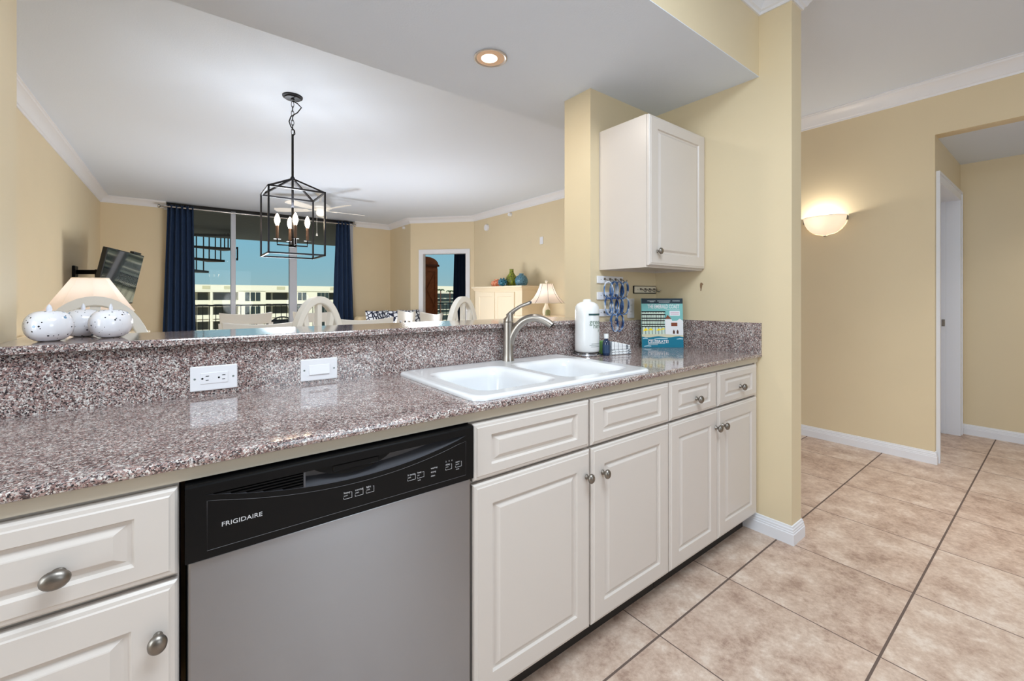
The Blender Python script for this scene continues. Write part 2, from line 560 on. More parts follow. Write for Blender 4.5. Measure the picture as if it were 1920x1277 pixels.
def glass():
    m = bpy.data.materials.new('window_glass')
    m.use_nodes = True
    nt = m.node_tree; nt.nodes.clear()
    o = nt.nodes.new('ShaderNodeOutputMaterial'); mx = nt.nodes.new('ShaderNodeMixShader')
    t = nt.nodes.new('ShaderNodeBsdfTransparent'); g = nt.nodes.new('ShaderNodeBsdfGlossy'); g.inputs['Roughness'].default_value = 0.0
    fr = nt.nodes.new('ShaderNodeFresnel'); fr.inputs['IOR'].default_value = 1.16
    t.inputs[0].default_value = (0.96, 0.98, 0.97, 1)
    nt.links.new(fr.outputs[0], mx.inputs[0]); nt.links.new(t.outputs[0], mx.inputs[1]); nt.links.new(g.outputs[0], mx.inputs[2])
    nt.links.new(mx.outputs[0], o.inputs[0])
    return m


M['glass'] = glass()


def shade_mat(name, col, es):
    """fabric or frosted glass that lets the lamp inside shine through"""
    m = bpy.data.materials.new(name)
    m.use_nodes = True
    nt = m.node_tree; nt.nodes.clear()
    o = nt.nodes.new('ShaderNodeOutputMaterial'); mx = nt.nodes.new('ShaderNodeMixShader')
    d = nt.nodes.new('ShaderNodeBsdfDiffuse'); t = nt.nodes.new('ShaderNodeBsdfTranslucent')
    d.inputs[0].default_value = srgb(*col); t.inputs[0].default_value = srgb(*col)
    mx.inputs[0].default_value = es
    nt.links.new(d.outputs[0], mx.inputs[1]); nt.links.new(t.outputs[0], mx.inputs[2]); nt.links.new(mx.outputs[0], o.inputs[0])
    return m


M['shade'] = shade_mat('lamp_shade_fabric', (250, 238, 228), 0.45)
M['frost'] = shade_mat('frosted_sconce_glass', (255, 250, 244), 0.6)
M['seam'] = mat('shade_seam', (96, 78, 66), 0.8)


def emit(name, col, s):
    m = mat(name, (255, 244, 226), 0.4, emis=col, es=s)
    return m


M['bulb'] = emit('candle_bulb_glow', (255, 226, 190), 30)
M['canlens'] = emit('downlight_glow', (255, 224, 190), 9)
M['globe'] = emit('fan_light_globe_glow', (255, 246, 236), 0.9)


def speckle():
    m = mat('speckled_ceramic', (238, 238, 242), 0.14, coat=0.5)
    nt, b = nodes_of(m)
    tc = nt.nodes.new('ShaderNodeTexCoord')
    last = None
    base = srgb(236, 236, 242)
    prev = None
    for sc, th, col in ((95, 0.13, srgb(30, 32, 40)), (55, 0.12, srgb(120, 156, 188)), (38, 0.075, srgb(26, 28, 36)), (140, 0.12, srgb(70, 70, 80))):
        vo = nt.nodes.new('ShaderNodeTexVoronoi'); vo.inputs['Scale'].default_value = sc
        nt.links.new(tc.outputs['Object'], vo.inputs['Vector'])
        sp = nt.nodes.new('ShaderNodeSeparateColor'); nt.links.new(vo.outputs['Color'], sp.inputs[0])
        g = nt.nodes.new('ShaderNodeMath'); g.operation = 'LESS_THAN'; g.inputs[1].default_value = 0.22
        nt.links.new(sp.outputs[1], g.inputs[0])
        lt = nt.nodes.new('ShaderNodeMath'); lt.operation = 'LESS_THAN'; lt.inputs[1].default_value = th * 1.7
        nt.links.new(vo.outputs['Distance'], lt.inputs[0])
        ml = nt.nodes.new('ShaderNodeMath'); ml.operation = 'MULTIPLY'
        nt.links.new(g.outputs[0], ml.inputs[0]); nt.links.new(lt.outputs[0], ml.inputs[1])
        mx = nt.nodes.new('ShaderNodeMix'); mx.data_type = 'RGBA'
        nt.links.new(ml.outputs[0], mx.inputs[0])
        if prev is None: mx.inputs[6].default_value = base
        else: nt.links.new(prev, mx.inputs[6])
        mx.inputs[7].default_value = col
        prev = mx.outputs[2]
    nt.links.new(prev, b.inputs['Base Color'])
    return m


M['speckle'] = speckle()


def netted(name, c1, c2, scale=26):
    m = mat(name, c1, 0.3, coat=0.2)
    nt, b = nodes_of(m)
    tc = nt.nodes.new('ShaderNodeTexCoord')
    vo = nt.nodes.new('ShaderNodeTexVoronoi'); vo.feature = 'DISTANCE_TO_EDGE'; vo.inputs['Scale'].default_value = scale
    nt.links.new(tc.outputs['Object'], vo.inputs['Vector'])
    r = ramp(nt, [(0.0, srgb(*c1)), (0.10, srgb(*c1)), (0.16, srgb(*c2)), (1.0, srgb(*c2))])
    nt.links.new(vo.outputs['Distance'], r.inputs[0]); nt.links.new(r.outputs[0], b.inputs['Base Color'])
    bp = nt.nodes.new('ShaderNodeBump'); bp.inputs['Strength'].default_value = 0.8; bp.inputs['Distance'].default_value = 0.01; bp.invert = True
    nt.links.new(vo.outputs['Distance'], bp.inputs['Height']); nt.links.new(bp.outputs[0], b.inputs['Normal'])
    return m


M['v_orange'] = netted('orange_net_glaze', (226, 88, 36), (244, 196, 160), 48)
M['v_lime'] = netted('lime_net_glaze', (150, 160, 40), (70, 78, 16), 44)
M['v_pale'] = netted('pale_blue_net_glaze', (96, 146, 168), (52, 92, 116), 44)


def swirl():
    m = mat('blue_white_band', (60, 110, 170), 0.35)
    nt, b = nodes_of(m)
    tc = nt.nodes.new('ShaderNodeTexCoord')
    info = nt.nodes.new('ShaderNodeObjectInfo')
    ad = nt.nodes.new('ShaderNodeVectorMath'); ad.operation = 'ADD'
    nt.links.new(tc.outputs['Object'], ad.inputs[0]); nt.links.new(info.outputs['Location'], ad.inputs[1])
    nz = nt.nodes.new('ShaderNodeTexNoise'); nz.inputs['Scale'].default_value = 24; nz.inputs['Detail'].default_value = 1.5
    nt.links.new(ad.outputs[0], nz.inputs['Vector'])
    r = ramp(nt, [(0.3, srgb(18, 44, 96)), (0.46, srgb(44, 96, 160)), (0.56, srgb(120, 160, 210)), (0.62, srgb(228, 234, 244))])
    nt.links.new(nz.outputs['Fac'], r.inputs[0]); nt.links.new(r.outputs[0], b.inputs['Base Color'])
    return m


M['swirl'] = swirl()


def grid_mat(name, base, line, sc, wd, axes=(0, 1)):
    m = mat(name, base, 0.9)
    nt, b = nodes_of(m)
    tc = nt.nodes.new('ShaderNodeTexCoord'); s = nt.nodes.new('ShaderNodeSeparateXYZ')
    nt.links.new(tc.outputs['Object'], s.inputs[0])
    outs = []
    for ax in axes:
        n = nt.nodes.new('ShaderNodeMath'); n.operation = 'PINGPONG'; n.inputs[1].default_value = sc / 2
        nt.links.new(s.outputs[ax], n.inputs[0])
        l = nt.nodes.new('ShaderNodeMath'); l.operation = 'LESS_THAN'; l.inputs[1].default_value = wd / 2
        nt.links.new(n.outputs[0], l.inputs[0]); outs.append(l.outputs[0])
    mxm = nt.nodes.new('ShaderNodeMath'); mxm.operation = 'MAXIMUM'
    nt.links.new(outs[0], mxm.inputs[0]); nt.links.new(outs[1], mxm.inputs[1])
    mix = nt.nodes.new('ShaderNodeMix'); mix.data_type = 'RGBA'
    nt.links.new(mxm.outputs[0], mix.inputs[0]); mix.inputs[6].default_value = srgb(*base); mix.inputs[7].default_value = srgb(*line)
    nt.links.new(mix.outputs[2], b.inputs['Base Color'])
    return m


M['cloth'] = grid_mat('checked_dishcloth', (236, 238, 240), (120, 128, 136), 0.024, 0.0028)


def lattice_mat():
    m = mat('navy_lattice_fabric', (224, 226, 232), 0.9)
    nt, b = nodes_of(m)
    tc = nt.nodes.new('ShaderNodeTexCoord'); mp = nt.nodes.new('ShaderNodeMapping')
    mp.inputs['Rotation'].default_value = (0.2, 0.3, 0.6); mp.inputs['Scale'].default_value = (1, 1, 1)
    nt.links.new(tc.outputs['Object'], mp.inputs[0])
    vo = nt.nodes.new('ShaderNodeTexVoronoi'); vo.feature = 'DISTANCE_TO_EDGE'; vo.inputs['Scale'].default_value = 15; vo.inputs['Randomness'].default_value = 0.35
    nt.links.new(mp.outputs[0], vo.inputs['Vector'])
    r = ramp(nt, [(0.0, srgb(22, 30, 56)), (0.115, srgb(22, 30, 56)), (0.13, srgb(222, 226, 234)), (1, srgb(222, 226, 234))])
    nt.links.new(vo.outputs['Distance'], r.inputs[0]); nt.links.new(r.outputs[0], b.inputs['Base Color'])
    return m


M['lattice'] = lattice_mat()


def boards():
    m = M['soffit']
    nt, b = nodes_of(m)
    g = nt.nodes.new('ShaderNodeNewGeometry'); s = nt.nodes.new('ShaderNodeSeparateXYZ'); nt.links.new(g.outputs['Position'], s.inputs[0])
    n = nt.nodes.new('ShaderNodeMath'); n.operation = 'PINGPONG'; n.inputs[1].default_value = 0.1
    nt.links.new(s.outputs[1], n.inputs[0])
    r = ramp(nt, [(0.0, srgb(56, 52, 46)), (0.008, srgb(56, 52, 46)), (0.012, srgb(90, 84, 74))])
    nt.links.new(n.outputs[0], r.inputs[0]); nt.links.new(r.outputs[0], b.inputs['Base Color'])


boards()

# ------------------------------------------------------------------ room shell
XW = 2.35            # kitchen right wall
ZC = 2.745           # main ceiling
ZS = 2.336           # soffit underside
XH = 4.29            # hall wall

struct('floor', MB().box(-2.75, -3.75, -0.12, 8.2, 11.55, 0.0), M['tile'])
struct('ceiling', MB().box(-2.75, -3.75, ZC, 8.2, 9.0, ZC + 0.12), M['ceil'])
struct('ceiling_soffit', MB().box(-2.6, 0.98, ZS, 2.35, 2.095, ZS + 0.003), M['ceil'])
struct('wall_soffit', MB().box(-2.6, 0.98, ZS + 0.003, 2.35, 2.095, ZC), M['wall'])
wr_ = struct('wall_kitchen_right', MB().box(XW, 0.83, 0, 2.469, 1.786, ZC), M['wall'])
struct('wall_stub', MB().box(1.75, 1.587, 0, XW, 1.786, ZS), M['wall'])
struct('wall_bar', MB().box(-0.3695, 1.587, 0, 1.75, 1.786, 1.067), M['wall'])
struct('wall_pass_through', MB().box(-2.6, 1.587, 0, -0.3695, 1.786, ZS), M['wall'])
struct('wall_kitchen_left', MB().box(-2.72, -3.7, 0, -2.6, 1.587, ZC), M['wall'])
struct('wall_kitchen_rear', MB().box(-2.6, -3.7, 0, 5.45, -3.58, ZC), mat('rear_wall_grey', (200, 200, 198), 0.6))
struct('wall_living_left', MB().box(-1.13, 1.786, 0, -1.01, 9.1, ZC), M['wall'])
mb = MB().box(-1.01, 8.98, 0, -0.22, 9.1, ZC).box(2.76, 8.98, 0, 3.55, 9.1, ZC)
struct('wall_window', mb, M['wall'])
struct('wall_alcove', MB().box(3.55, 7.93, 0, 3.67, 11.5, ZC), M['wall'])
# diagonal wall with the bedroom doorway
pa = Vector((3.55, 7.93)); pb = Vector((4.42, 6.97)); dd = (pb - pa).normalized()
dl = lambda s: (pa + dd * s)
mb = MB().wall(dl(0), dl(0.255), 0.11, 0, ZC).wall(dl(1.14), dl(1.2956), 0.11, 0, ZC).wall(dl(0.255), dl(1.14), 0.11, 2.05, ZC)
struct('wall_bedroom', mb, M['wall'])
struct('wall_living_right', MB().box(4.42, 2.6, 0, 4.54, 7.0, ZC), M['wall'])
mb = MB().box(XH, 0.72, 0, 4.42, 2.6, ZC).box(XH, 0.6, 0, 4.40, 0.72, 2.37).box(XH, -3.58, 2.37, 4.41, 0.72, ZC)
struct('wall_hall', mb, M['wall'])
mb = MB().box(5.34, 0.6, 0, 5.45, 0.72, 2.37).box(4.40, 0.6, 2.05, 5.34, 0.72, 2.37)
struct('wall_hall_door', mb, M['wall'])
struct('wall_hall_end', MB().box(5.45, -3.7, 0, 5.57, 0.9, 2.37), M['wall'])
struct('ceiling_hall', MB().box(4.41, -3.58, 2.37, 5.57, 0.72, 2.43), M['ceil'])
# bedroom shell
struct('wall_bedroom_south', MB().box(4.54, 6.88, 0, 8.0, 7.0, ZC), M['wall'])
struct('wall_bedroom_east', MB().box(8.0, 6.9, 0, 8.12, 11.6, ZC), M['wall'])
struct('ceiling_bedroom', MB().box(3.55, 9.0, ZC, 8.2, 11.6, ZC + 0.12), M['ceil'])
struct('wall_bedroom_window', MB().box(3.67, 11.5, 0, 4.3, 11.6, ZC).box(7.2, 11.5, 0, 8.0, 11.6, ZC).box(4.3, 11.5, 2.62, 7.2, 11.6, ZC).box(4.3, 11.5, 0, 7.2, 11.6, 0.12), M['wall'])

struct('added_range_block', MB().box(-1.4, -3.58, 0, 0.6, -2.0, 0.92), mat('range_block_grey', (74, 76, 80), 0.5))  # unseen range-like block added for the dishwasher steel to reflect
# chipped paint on the kitchen wall
chip = [(1.279, 1.279), (1.287, 1.286), (1.293, 1.286), (1.297, 1.276), (1.297, 1.262), (1.294, 1.25), (1.2945, 1.238), (1.290, 1.236), (1.287, 1.25), (1.2845, 1.262), (1.2825, 1.272), (1.278, 1.273)]
mb = MB().add([(XW - 0.0006, y, z) for y, z in chip], [tuple(range(len(chip)))])
mb.build('paint_chip', M['chip'], wr_)

# crown mouldings
crown = [(0, -0.098), (0.008, -0.098), (0.011, -0.086), (0.020, -0.081), (0.030, -0.062), (0.050, -0.038), (0.074, -0.021), (0.083, -0.018), (0.088, -0.008), (0.098, -0.006), (0.098, 0), (0, 0)]
struct('trim_1', MB().sweep([(-2.6, 0.98), (XW, 0.98), (XW, 0.83), (2.469, 0.83), (2.469, 1.786)], crown, side=-1, z0=ZC), M['trim'], smooth=True, angle=25)
struct('trim_2', MB().sweep([(-1.01, 1.8), (-1.01, 8.98), (-0.23, 8.98)], crown, side=-1, z0=ZC), M['trim'], smooth=True, angle=25)
struct('trim_3', MB().sweep([(2.77, 8.98), (3.55, 8.98), (3.55, 7.93), (4.42, 6.97), (4.42, 2.6)], crown, side=-1, z0=ZC), M['trim'], smooth=True, angle=25)
struct('trim_4', MB().sweep([(XH, 2.6), (XH, -3.58)], crown, side=-1, z0=ZC), M['trim'], smooth=True, angle=25)
# baseboards
base = [(0, 0), (0.0135, 0), (0.0135, 0.052), (0.011, 0.055), (0.011, 0.062), (0.009, 0.066), (0.009, 0.074), (0.006, 0.079), (0.005, 0.087), (0, 0.089)]
struct('baseboard_kitchen', MB().sweep([(XW, 1.06), (XW, 0.83), (2.469, 0.83), (2.469, 1.786)], base, side=-1), M['trim'])
struct('baseboard_hall', MB().sweep([(XH, 2.6), (XH, 0.6), (4.325, 0.6)], base, side=-1), M['trim'])
struct('baseboard_hall_end', MB().sweep([(5.45, 0.6), (5.45, -3.58)], base, side=-1), M['trim'])
struct('baseboard_living', MB().sweep([(-1.01, 1.8), (-1.01, 8.98), (-0.23, 8.98)], base, side=-1), M['trim'])


# hall door
def casing(mbx, a, b, w, t, z1, fn):
    """three boards round an opening from a to b; fn(s, out, z) gives the point"""
    def bd(s0, s1, z0, z2):
        prof = [(0, 0), (t, 0.0), (t, 1.0), (0, 1.0)]
        vs = [fn(s0, 0, z0), fn(s1, 0, z0), fn(s1, t, z0), fn(s0, t, z0), fn(s0, 0, z2), fn(s1, 0, z2), fn(s1, t, z2), fn(s0, t, z2)]
        mbx.add(vs, [(0, 3, 2, 1), (4, 5, 6, 7), (0, 1, 5, 4), (1, 2, 6, 5), (2, 3, 7, 6), (3, 0, 4, 7)])
    bd(a - w, a, 0, z1 + w); bd(b, b + w, 0, z1 + w); bd(a, b, z1, z1 + w)
    # raised outer bead
    t0 = t; t = t + 0.006
    bd(a - w - 0.001, a - w + 0.018, 0, z1 + w - 0.018); bd(b + w - 0.018, b + w + 0.001, 0, z1 + w - 0.018); bd(a - w - 0.001, b + w + 0.001, z1 + w - 0.018, z1 + w + 0.001)


d1 = thing('door_1', None, None, (4.87, 0.6, 0), kind='structure')
mb = MB(); casing(mb, 4.41, 5.33, 0.075, 0.014, 2.04, lambda s, o, z: (s, 0.6 - o, z))
struct('casing', mb, M['trim'], d1)
mb = MB().box(4.40, 0.6, 0, 4.412, 0.72, 2.05).box(5.328, 0.6, 0, 5.34, 0.72, 2.05).box(4.412, 0.6, 2.04, 5.328, 0.72, 2.05)
mb.box(5.316, 0.675, 0, 5.328, 0.705, 2.04)
struct('jamb', mb, M['trim'], d1)
mb = MB().box(4.414, 0.705, 0.008, 5.326, 0.74, 2.038)
for x0, x1 in ((4.53, 4.82), (4.92, 5.21)):
    for z0, z1 in ((0.2, 0.85), (1.0, 1.85)):
        mb.rbox(x0, 0.699, z0, x1, 0.712, z1, 0.005, 1)
struct('door_leaf', mb, M['trim'], d1)
struct('strike_plate', MB().box(5.3135, 0.681, 0.945, 5.3162, 0.701, 1.005), M['pewter'], d1)

# bedroom doorway casing (no leaf seen)
d2 = thing('door_2', None, None, (dl(0.7).x, dl(0.7).y, 0), kind='structure')
nrm = Vector((dd.y, -dd.x))     # toward the living room
if nrm.dot(-pa) < 0: nrm = -nrm
mb = MB(); casing(mb, 0.265, 1.13, 0.085, 0.016, 2.04, lambda s, o, z: (dl(s).x + nrm.x * o, dl(s).y + nrm.y * o, z))
struct('casing', mb, M['trim'], d2)
mb = MB().wall(dl(0.255), dl(0.267), 0.11, 0, 2.05).wall(dl(1.128), dl(1.14), 0.11, 0, 2.05).wall(dl(0.267), dl(1.128), 0.11, 2.038, 2.05)
struct('jamb', mb, M['trim'], d2)

# ------------------------------------------------------------------ living window wall and balcony
w1 = thing('window_1', None, None, (1.27, 9.0, 0), kind='structure')
mb = MB().box(-0.22, 8.99, 2.67, 2.76, 9.08, ZC)
struct('head_frame', mb, M['darkframe'], w1)
mb = MB().box(-0.22, 8.99, 0, 2.76, 9.08, 0.06)
struct('sill_track', mb, M['alu'], w1)
for x0, x1 in ((-0.22, -0.15), (0.656, 0.727), (1.585, 1.712), (2.69, 2.76)):
    struct('mullion', MB().rbox(x0, 8.97, 0.06, x1, 9.08, 2.70, 0.004, 1), M['alu'], w1)
for x0, x1 in ((-0.15, 0.656), (0.727, 1.585), (1.712, 2.69)):
    struct('pane', MB().box(x0, 9.03, 0.06, x1, 9.034, 2.67), M['glass'], w1)
mb = MB().tube([(0.752, 9.03, 2.07), (0.752, 8.955, 2.07), (0.752, 8.955, 1.87), (0.752, 9.03, 1.87)], 0.011, 8)
mb.rbox(0.737, 9.0, 2.05, 0.767, 9.03, 2.09, 0.003, 1).rbox(0.737, 9.0, 1.85, 0.767, 9.03, 1.89, 0.003, 1)
struct('pull_handle', mb, M['blackm'], w1)

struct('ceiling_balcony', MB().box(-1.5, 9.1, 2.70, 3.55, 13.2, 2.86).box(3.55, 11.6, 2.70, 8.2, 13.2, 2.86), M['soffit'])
struct('floor_balcony', MB().box(-1.5, 9.1, -0.14, 3.55, 13.2, -0.02).box(3.55, 11.6, -0.14, 8.2, 13.2, -0.02), M['sand'])
rl = thing('balcony_railing', 'dark bronze balcony railing with thin balusters outside the glass doors', 'railing', (1.2, 12.95, 0))
MB().rbox(-1.5, 12.92, 0.965, 8.2, 12.98, 1.005, 0.006, 1).build('top_rail', M['rail'], rl)
MB().box(-1.5, 12.94, 0.06, 8.2, 12.965, 0.09).build('bottom_rail', M['rail'], rl)
b0 = MB().box(-0.30, 12.943, -0.02, -0.284, 12.959, 0.966).build('baluster', M['rail'], rl)
for k in range(1, 64):
    c = b0.copy(); C.objects.link(c); c.parent = rl; c.location = (0.132 * k, 0, 0)

# spiral stair outside the left pane
st = thing('spiral_staircase', 'dark bronze spiral staircase outside left of the glass doors', 'staircase', (0.12, 11.8, -0.02))
cx, cy = 0.12, 11.8
MB().cyl((cx, cy, -0.02), (cx, cy, 3.6), 0.06).build('center_pole', M['stair'], st)
NT = 14
hand = []
for k in range(NT):
    z = 0.26 * k + 0.26
    a0 = R(275 - 30 * k); a1 = a0 - R(32)
    ri, ro = 0.06, 0.78
    poly = [(cx + ri * math.cos(a0), cy + ri * math.sin(a0))]
    for q in range(5):
        a = a0 + (a1 - a0) * q / 4
        poly.append((cx + ro * math.cos(a), cy + ro * math.sin(a)))
    poly.append((cx + ri * math.cos(a1), cy + ri * math.sin(a1)))
    MB().prism(poly, z - 0.05, z).build('tread', M['stair'], st)
    for q in (0.1, 0.43, 0.76):
        a = a0 + (a1 - a0) * q
        zz = z + 0.26 * q
        MB().cyl((cx + 0.76 * math.cos(a), cy + 0.76 * math.sin(a), z), (cx + 0.76 * math.cos(a), cy + 0.76 * math.sin(a), zz + 0.88), 0.013, n=6).build('baluster', M['stair'], st)
        hand.append((cx + 0.76 * math.cos(a), cy + 0.76 * math.sin(a), zz + 0.89))
MB().tube(hand, 0.022, 8).build('handrail', M['stair'], st, smooth=True)

# patio chair on the balcony
pc = thing('patio_chair', 'dark slatted patio chair on the balcony behind the white dining chairs', 'chair', (1.69, 10.5, -0.02))
mb = MB()
arc = [(1.69 + 0.22 * math.cos(R(a)), 10.38, 0.60 + 0.17 * math.sin(R(a))) for a in range(0, 181, 15)]
mb.tube([(1.91, 10.38, -0.02)] + arc + [(1.47, 10.38, -0.02)], 0.014, 8)
for k in range(-3, 4):
    x = 1.69 + k * 0.055
    mb.cyl((x, 10.38, 0.42), (x, 10.38, 0.60 + 0.165 * math.sqrt(max(0.01, 1 - ((x - 1.69) / 0.22) ** 2))), 0.006, n=6)
mb.build('backrest', M['patio'], pc)
MB().rbox(1.49, 10.39, 0.36, 1.89, 10.45, 0.71, 0.02, 2).build('back_cushion', M['patio'], pc)
MB().rbox(1.47, 10.40, 0.38, 1.91, 10.85, 0.43, 0.01, 1).build('seat', M['patio'], pc)
for x in (1.48, 1.90):
    MB().cyl((x, 10.83, -0.02), (x, 10.83, 0.40), 0.014, n=8).build('leg', M['patio'], pc)


# far apartment building (facade plane Y=105)
def building():
    Y = 105
    b = thing('apartment_building', 'cream apartment block with balconies seen through the living room glass doors', 'building', (14, 105, -20))
    FH = 2.95
    bays = [(-14, -6), (8.97, 13.93), (18.6, 26.79), (31.0, 37.0)]
    mb = MB()
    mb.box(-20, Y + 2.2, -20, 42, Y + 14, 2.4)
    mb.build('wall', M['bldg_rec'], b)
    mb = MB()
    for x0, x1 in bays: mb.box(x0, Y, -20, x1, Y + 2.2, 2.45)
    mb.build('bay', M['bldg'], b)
    mb = MB()
    mb.box(-20, Y - 0.15, 2.43, 42, Y + 0.1, 3.62)
    mb.box(-20, Y + 0.1, 2.43, 42, Y + 14, 2.6)
    mb.build('parapet', M['bldg'], b)
    mb = MB()
    for x0, x1 in ((2.9, 4.2), (6.5, 8.2), (16.0, 17.6), (27.0, 28.4)):
        mb.box(x0, Y - 0.2, 2.75, x1, Y - 0.1, 3.4)
    mb.build('parapet_panel', mat('far_tan_panel', (206, 196, 160), 0.8), b)
    rec = [(-6, 8.97), (13.93, 18.6), (26.79, 31.0)]
    for fl in range(0, 5):
        zt = 2.43 - FH * fl
        for x0, x1 in rec:
            MB().box(x0, Y - 0.1, zt - 0.26, x1, Y + 2.2, zt).build('balcony_slab', M['bldg'], b)
            mb = MB().box(x0, Y, zt - 2.0, x1, Y + 0.06, zt - 1.9)
            mb.box(x0, Y + 0.01, zt - 2.75, x1, Y + 0.05, zt - 2.0)
            mb.build('balcony_rail', M['bldg'], b)
        for wx in (10.15, 11.15, 12.1):
            MB().box(wx, Y - 0.06, zt - 2.12, wx + 0.82, Y + 0.02, zt - 0.3).build('window', M['bglass'], b)
        for wx in (20.2, 21.15, 24.25, 25.1, 25.95):
            MB().box(wx, Y - 0.06, zt - 2.0, wx + 0.78, Y + 0.02, zt - 0.3).build('window', M['bglass'], b)
        for x0, x1 in ((2.2, 3.9), (4.9, 8.5), (14.3, 15.2), (15.6, 18.4), (27.2, 30.6)):
            MB().box(x0, Y + 2.1, zt - 2.9, x1, Y + 2.19, zt - 0.4).build('glass_door', M['bcurt'], b)
        for x0 in (4.19, 0.3):
            MB().box(x0, Y - 0.05, zt - FH, x0 + 0.42, Y + 0.3, zt).build('column', M['bldg'], b)


building()
b2 = thing('beach_house', 'pale far building with dark balconies seen through the bedroom doorway', 'building', (56, 105, -20))
MB().box(46, 106, -20, 66, 116, 4.15).build('wall', M['bldg'], b2)
for z in (2.4, -0.6, -3.6, -6.6):
    MB().box(46, 105.4, z - 2.4, 66, 106.02, z - 0.3).build('balcony_glazing', M['bglass'], b2)
    MB().box(46, 104.6, z - 1.75, 66, 104.7, z - 1.55).build('balcony_rail', M['bldg'], b2)
for i, (px, ph) in enumerate(((54.2, 3.5), (57.0, 3.2))):
    pt = thing('palm_tree', ['taller palm tree in front of the far building past the armoire', 'shorter palm tree nearer the dark bedroom curtain'][i], 'tree', (px, 102, -20), group='palm trees by the far building')
    MB().cyl((px, 102, -20), (px, 102, ph - 0.8), 0.2, 0.13, n=8).build('trunk', M['wood_dark'], pt)
    mb = MB()
    for k in range(11):
        a = 2 * math.pi * k / 11 + i
        L = 1.1
        pts = [(px + L * t * math.cos(a), 102 + L * t * math.sin(a), ph - 0.8 + 0.55 * math.sin(t * 2.6) - 0.3 * t * t) for t in (0, .35, .7, 1.0)]
        mb.tube(pts, [0.06, 0.16, 0.12, 0.02], 6, flat=0.25)
    mb.build('fronds', M['palm'], pt)
struct('ground', MB().box(-400, 16, -20.4, 500, 900, -20), M['sand'])


# curtains
def curtain(name, label, x0t, x1t, x0b, x1b, y, z0, z1, folds, amp, m=None):
    nx, nz = folds * 10, 14
    vs = []; fs = []
    for j in range(nz + 1):
        t = j / nz
        z = z1 + (z0 - z1) * t
        for i in range(nx + 1):
            s = i / nx
            xt = x0t + (x1t - x0t) * s; xb = x0b + (x1b - x0b) * s
            x = xt + (xb - xt) * t
            a = amp * (0.75 + 0.25 * t)
            yy = y + a * math.sin(2 * math.pi * folds * s + 0.5 * math.sin(3 * t + s * 5)) + 0.01 * math.sin(7 * s + 4 * t)
            zz = z + (0.012 * math.cos(2 * math.pi * folds * s * 2) if j == 0 else 0)
            vs.append((x, yy, zz))
    for j in range(nz):
        for i in range(nx):
            a = j * (nx + 1) + i
            fs.append((a, a + 1, a + nx + 2, a + nx + 1))
    o = MB().add(vs, fs).build(name, m or M['navy'], None, smooth=True, angle=80)
    md = o.modifiers.new('thickness', 'SOLIDIFY'); md.thickness = 0.004
    return tag(o, label, 'curtain')


curtain('curtain', 'navy grommet curtain hanging left of the glass doors', -0.205, 0.128, -0.285, 0.165, 8.84, 0.02, 2.688, 5, 0.038)
curtain('curtain', 'navy grommet curtain hanging right of the glass doors', 2.395, 2.645, 2.30, 2.76, 8.84, 0.02, 2.70, 4, 0.036)
cr_ = thing('curtain_rod', 'brushed nickel curtain rod across the top of the glass doors', 'curtain rod', (1.22, 8.84, 2.6))
MB().cyl((-0.27, 8.84, 2.655), (2.71, 8.84, 2.655), 0.013, n=10).build('pole', M['rod'], cr_, smooth=True)
for x, s in ((-0.27, -1), (2.71, 1)):
    MB().lathe([(0.012, 0), (0.016, 0.01), (0.012, 0.02), (0.026, 0.035), (0.03, 0.05), (0.022, 0.06), (0.0, 0.062)], n=14,
               M=Matrix.Translation((x, 8.84, 2.655)) @ Matrix.Rotation(R(90 * s), 4, 'Y')).build('finial', M['rod'], cr_, smooth=True)
for x in (-0.235, 2.675):
    MB().box(x - 0.015, 8.83, 2.65, x + 0.015, 8.85, 2.67).box(x - 0.012, 8.84, 2.655, x + 0.012, 8.985, 2.667).box(x - 0.02, 8.972, 2.62, x + 0.02, 8.985, 2.70).build('bracket', M['white'], cr_)

# ------------------------------------------------------------------ kitchen counter run
# countertop with sink cut-out (X .66-1.425, Y 1.02-1.515)
ZT = 0.914; ZU = 0.8945
mb = MB()
front = [(1.02, ZU), (0.972, ZU), (0.966, ZU + 0.003), (0.9645, ZU + 0.010), (0.966, ZT - 0.003), (0.972, ZT), (1.02, ZT)]
mb.xprism(front, -1.58, XW)
mb.box(-1.58, 1.02, ZU, 0.66, 1.552, ZT).box(1.425, 1.02, ZU, XW, 1.552, ZT).box(0.66, 1.505, ZU, 1.425, 1.552, ZT)
tag(mb.build('countertop', M['granite']), 'long pink and grey granite countertop along the kitchen counter', 'countertop')
tag(MB().box(-1.58, 1.552, ZU, 1.75, 1.587, 1.0640).build('backsplash', M['granite']), 'tall granite backsplash between the counter and the raised bar ledge', 'backsplash')
tag(MB().box(1.75, 1.552, ZU, 2.338, 1.587, 1.068).build('backsplash', M['granite']), 'short granite backsplash behind the paper towel roll and dishcloths', 'backsplash')
tag(MB().box(2.338, 0.966, ZT, XW, 1.587, 1.070).build('backsplash', M['granite']), 'granite side splash on the yellow wall right of the magazine', 'backsplash')
prof = [(1.528, 1.067), (1.527, 1.068), (1.527, 1.0825), (1.5285, 1.0858), (1.532, 1.087), (1.858, 1.087), (1.863, 1.085), (1.865, 1.077), (1.863, 1.069), (1.858, 1.067)]
tag(MB().xprism(prof, -0.3695, 1.75).xprism([(y, z) for y, z in prof if y < 1.58] + [(1.587, 1.087), (1.587, 1.067)], -1.58, -0.3695).build('bar_ledge', M['granite']), 'raised granite bar ledge between the kitchen and the dining area', 'bar top')


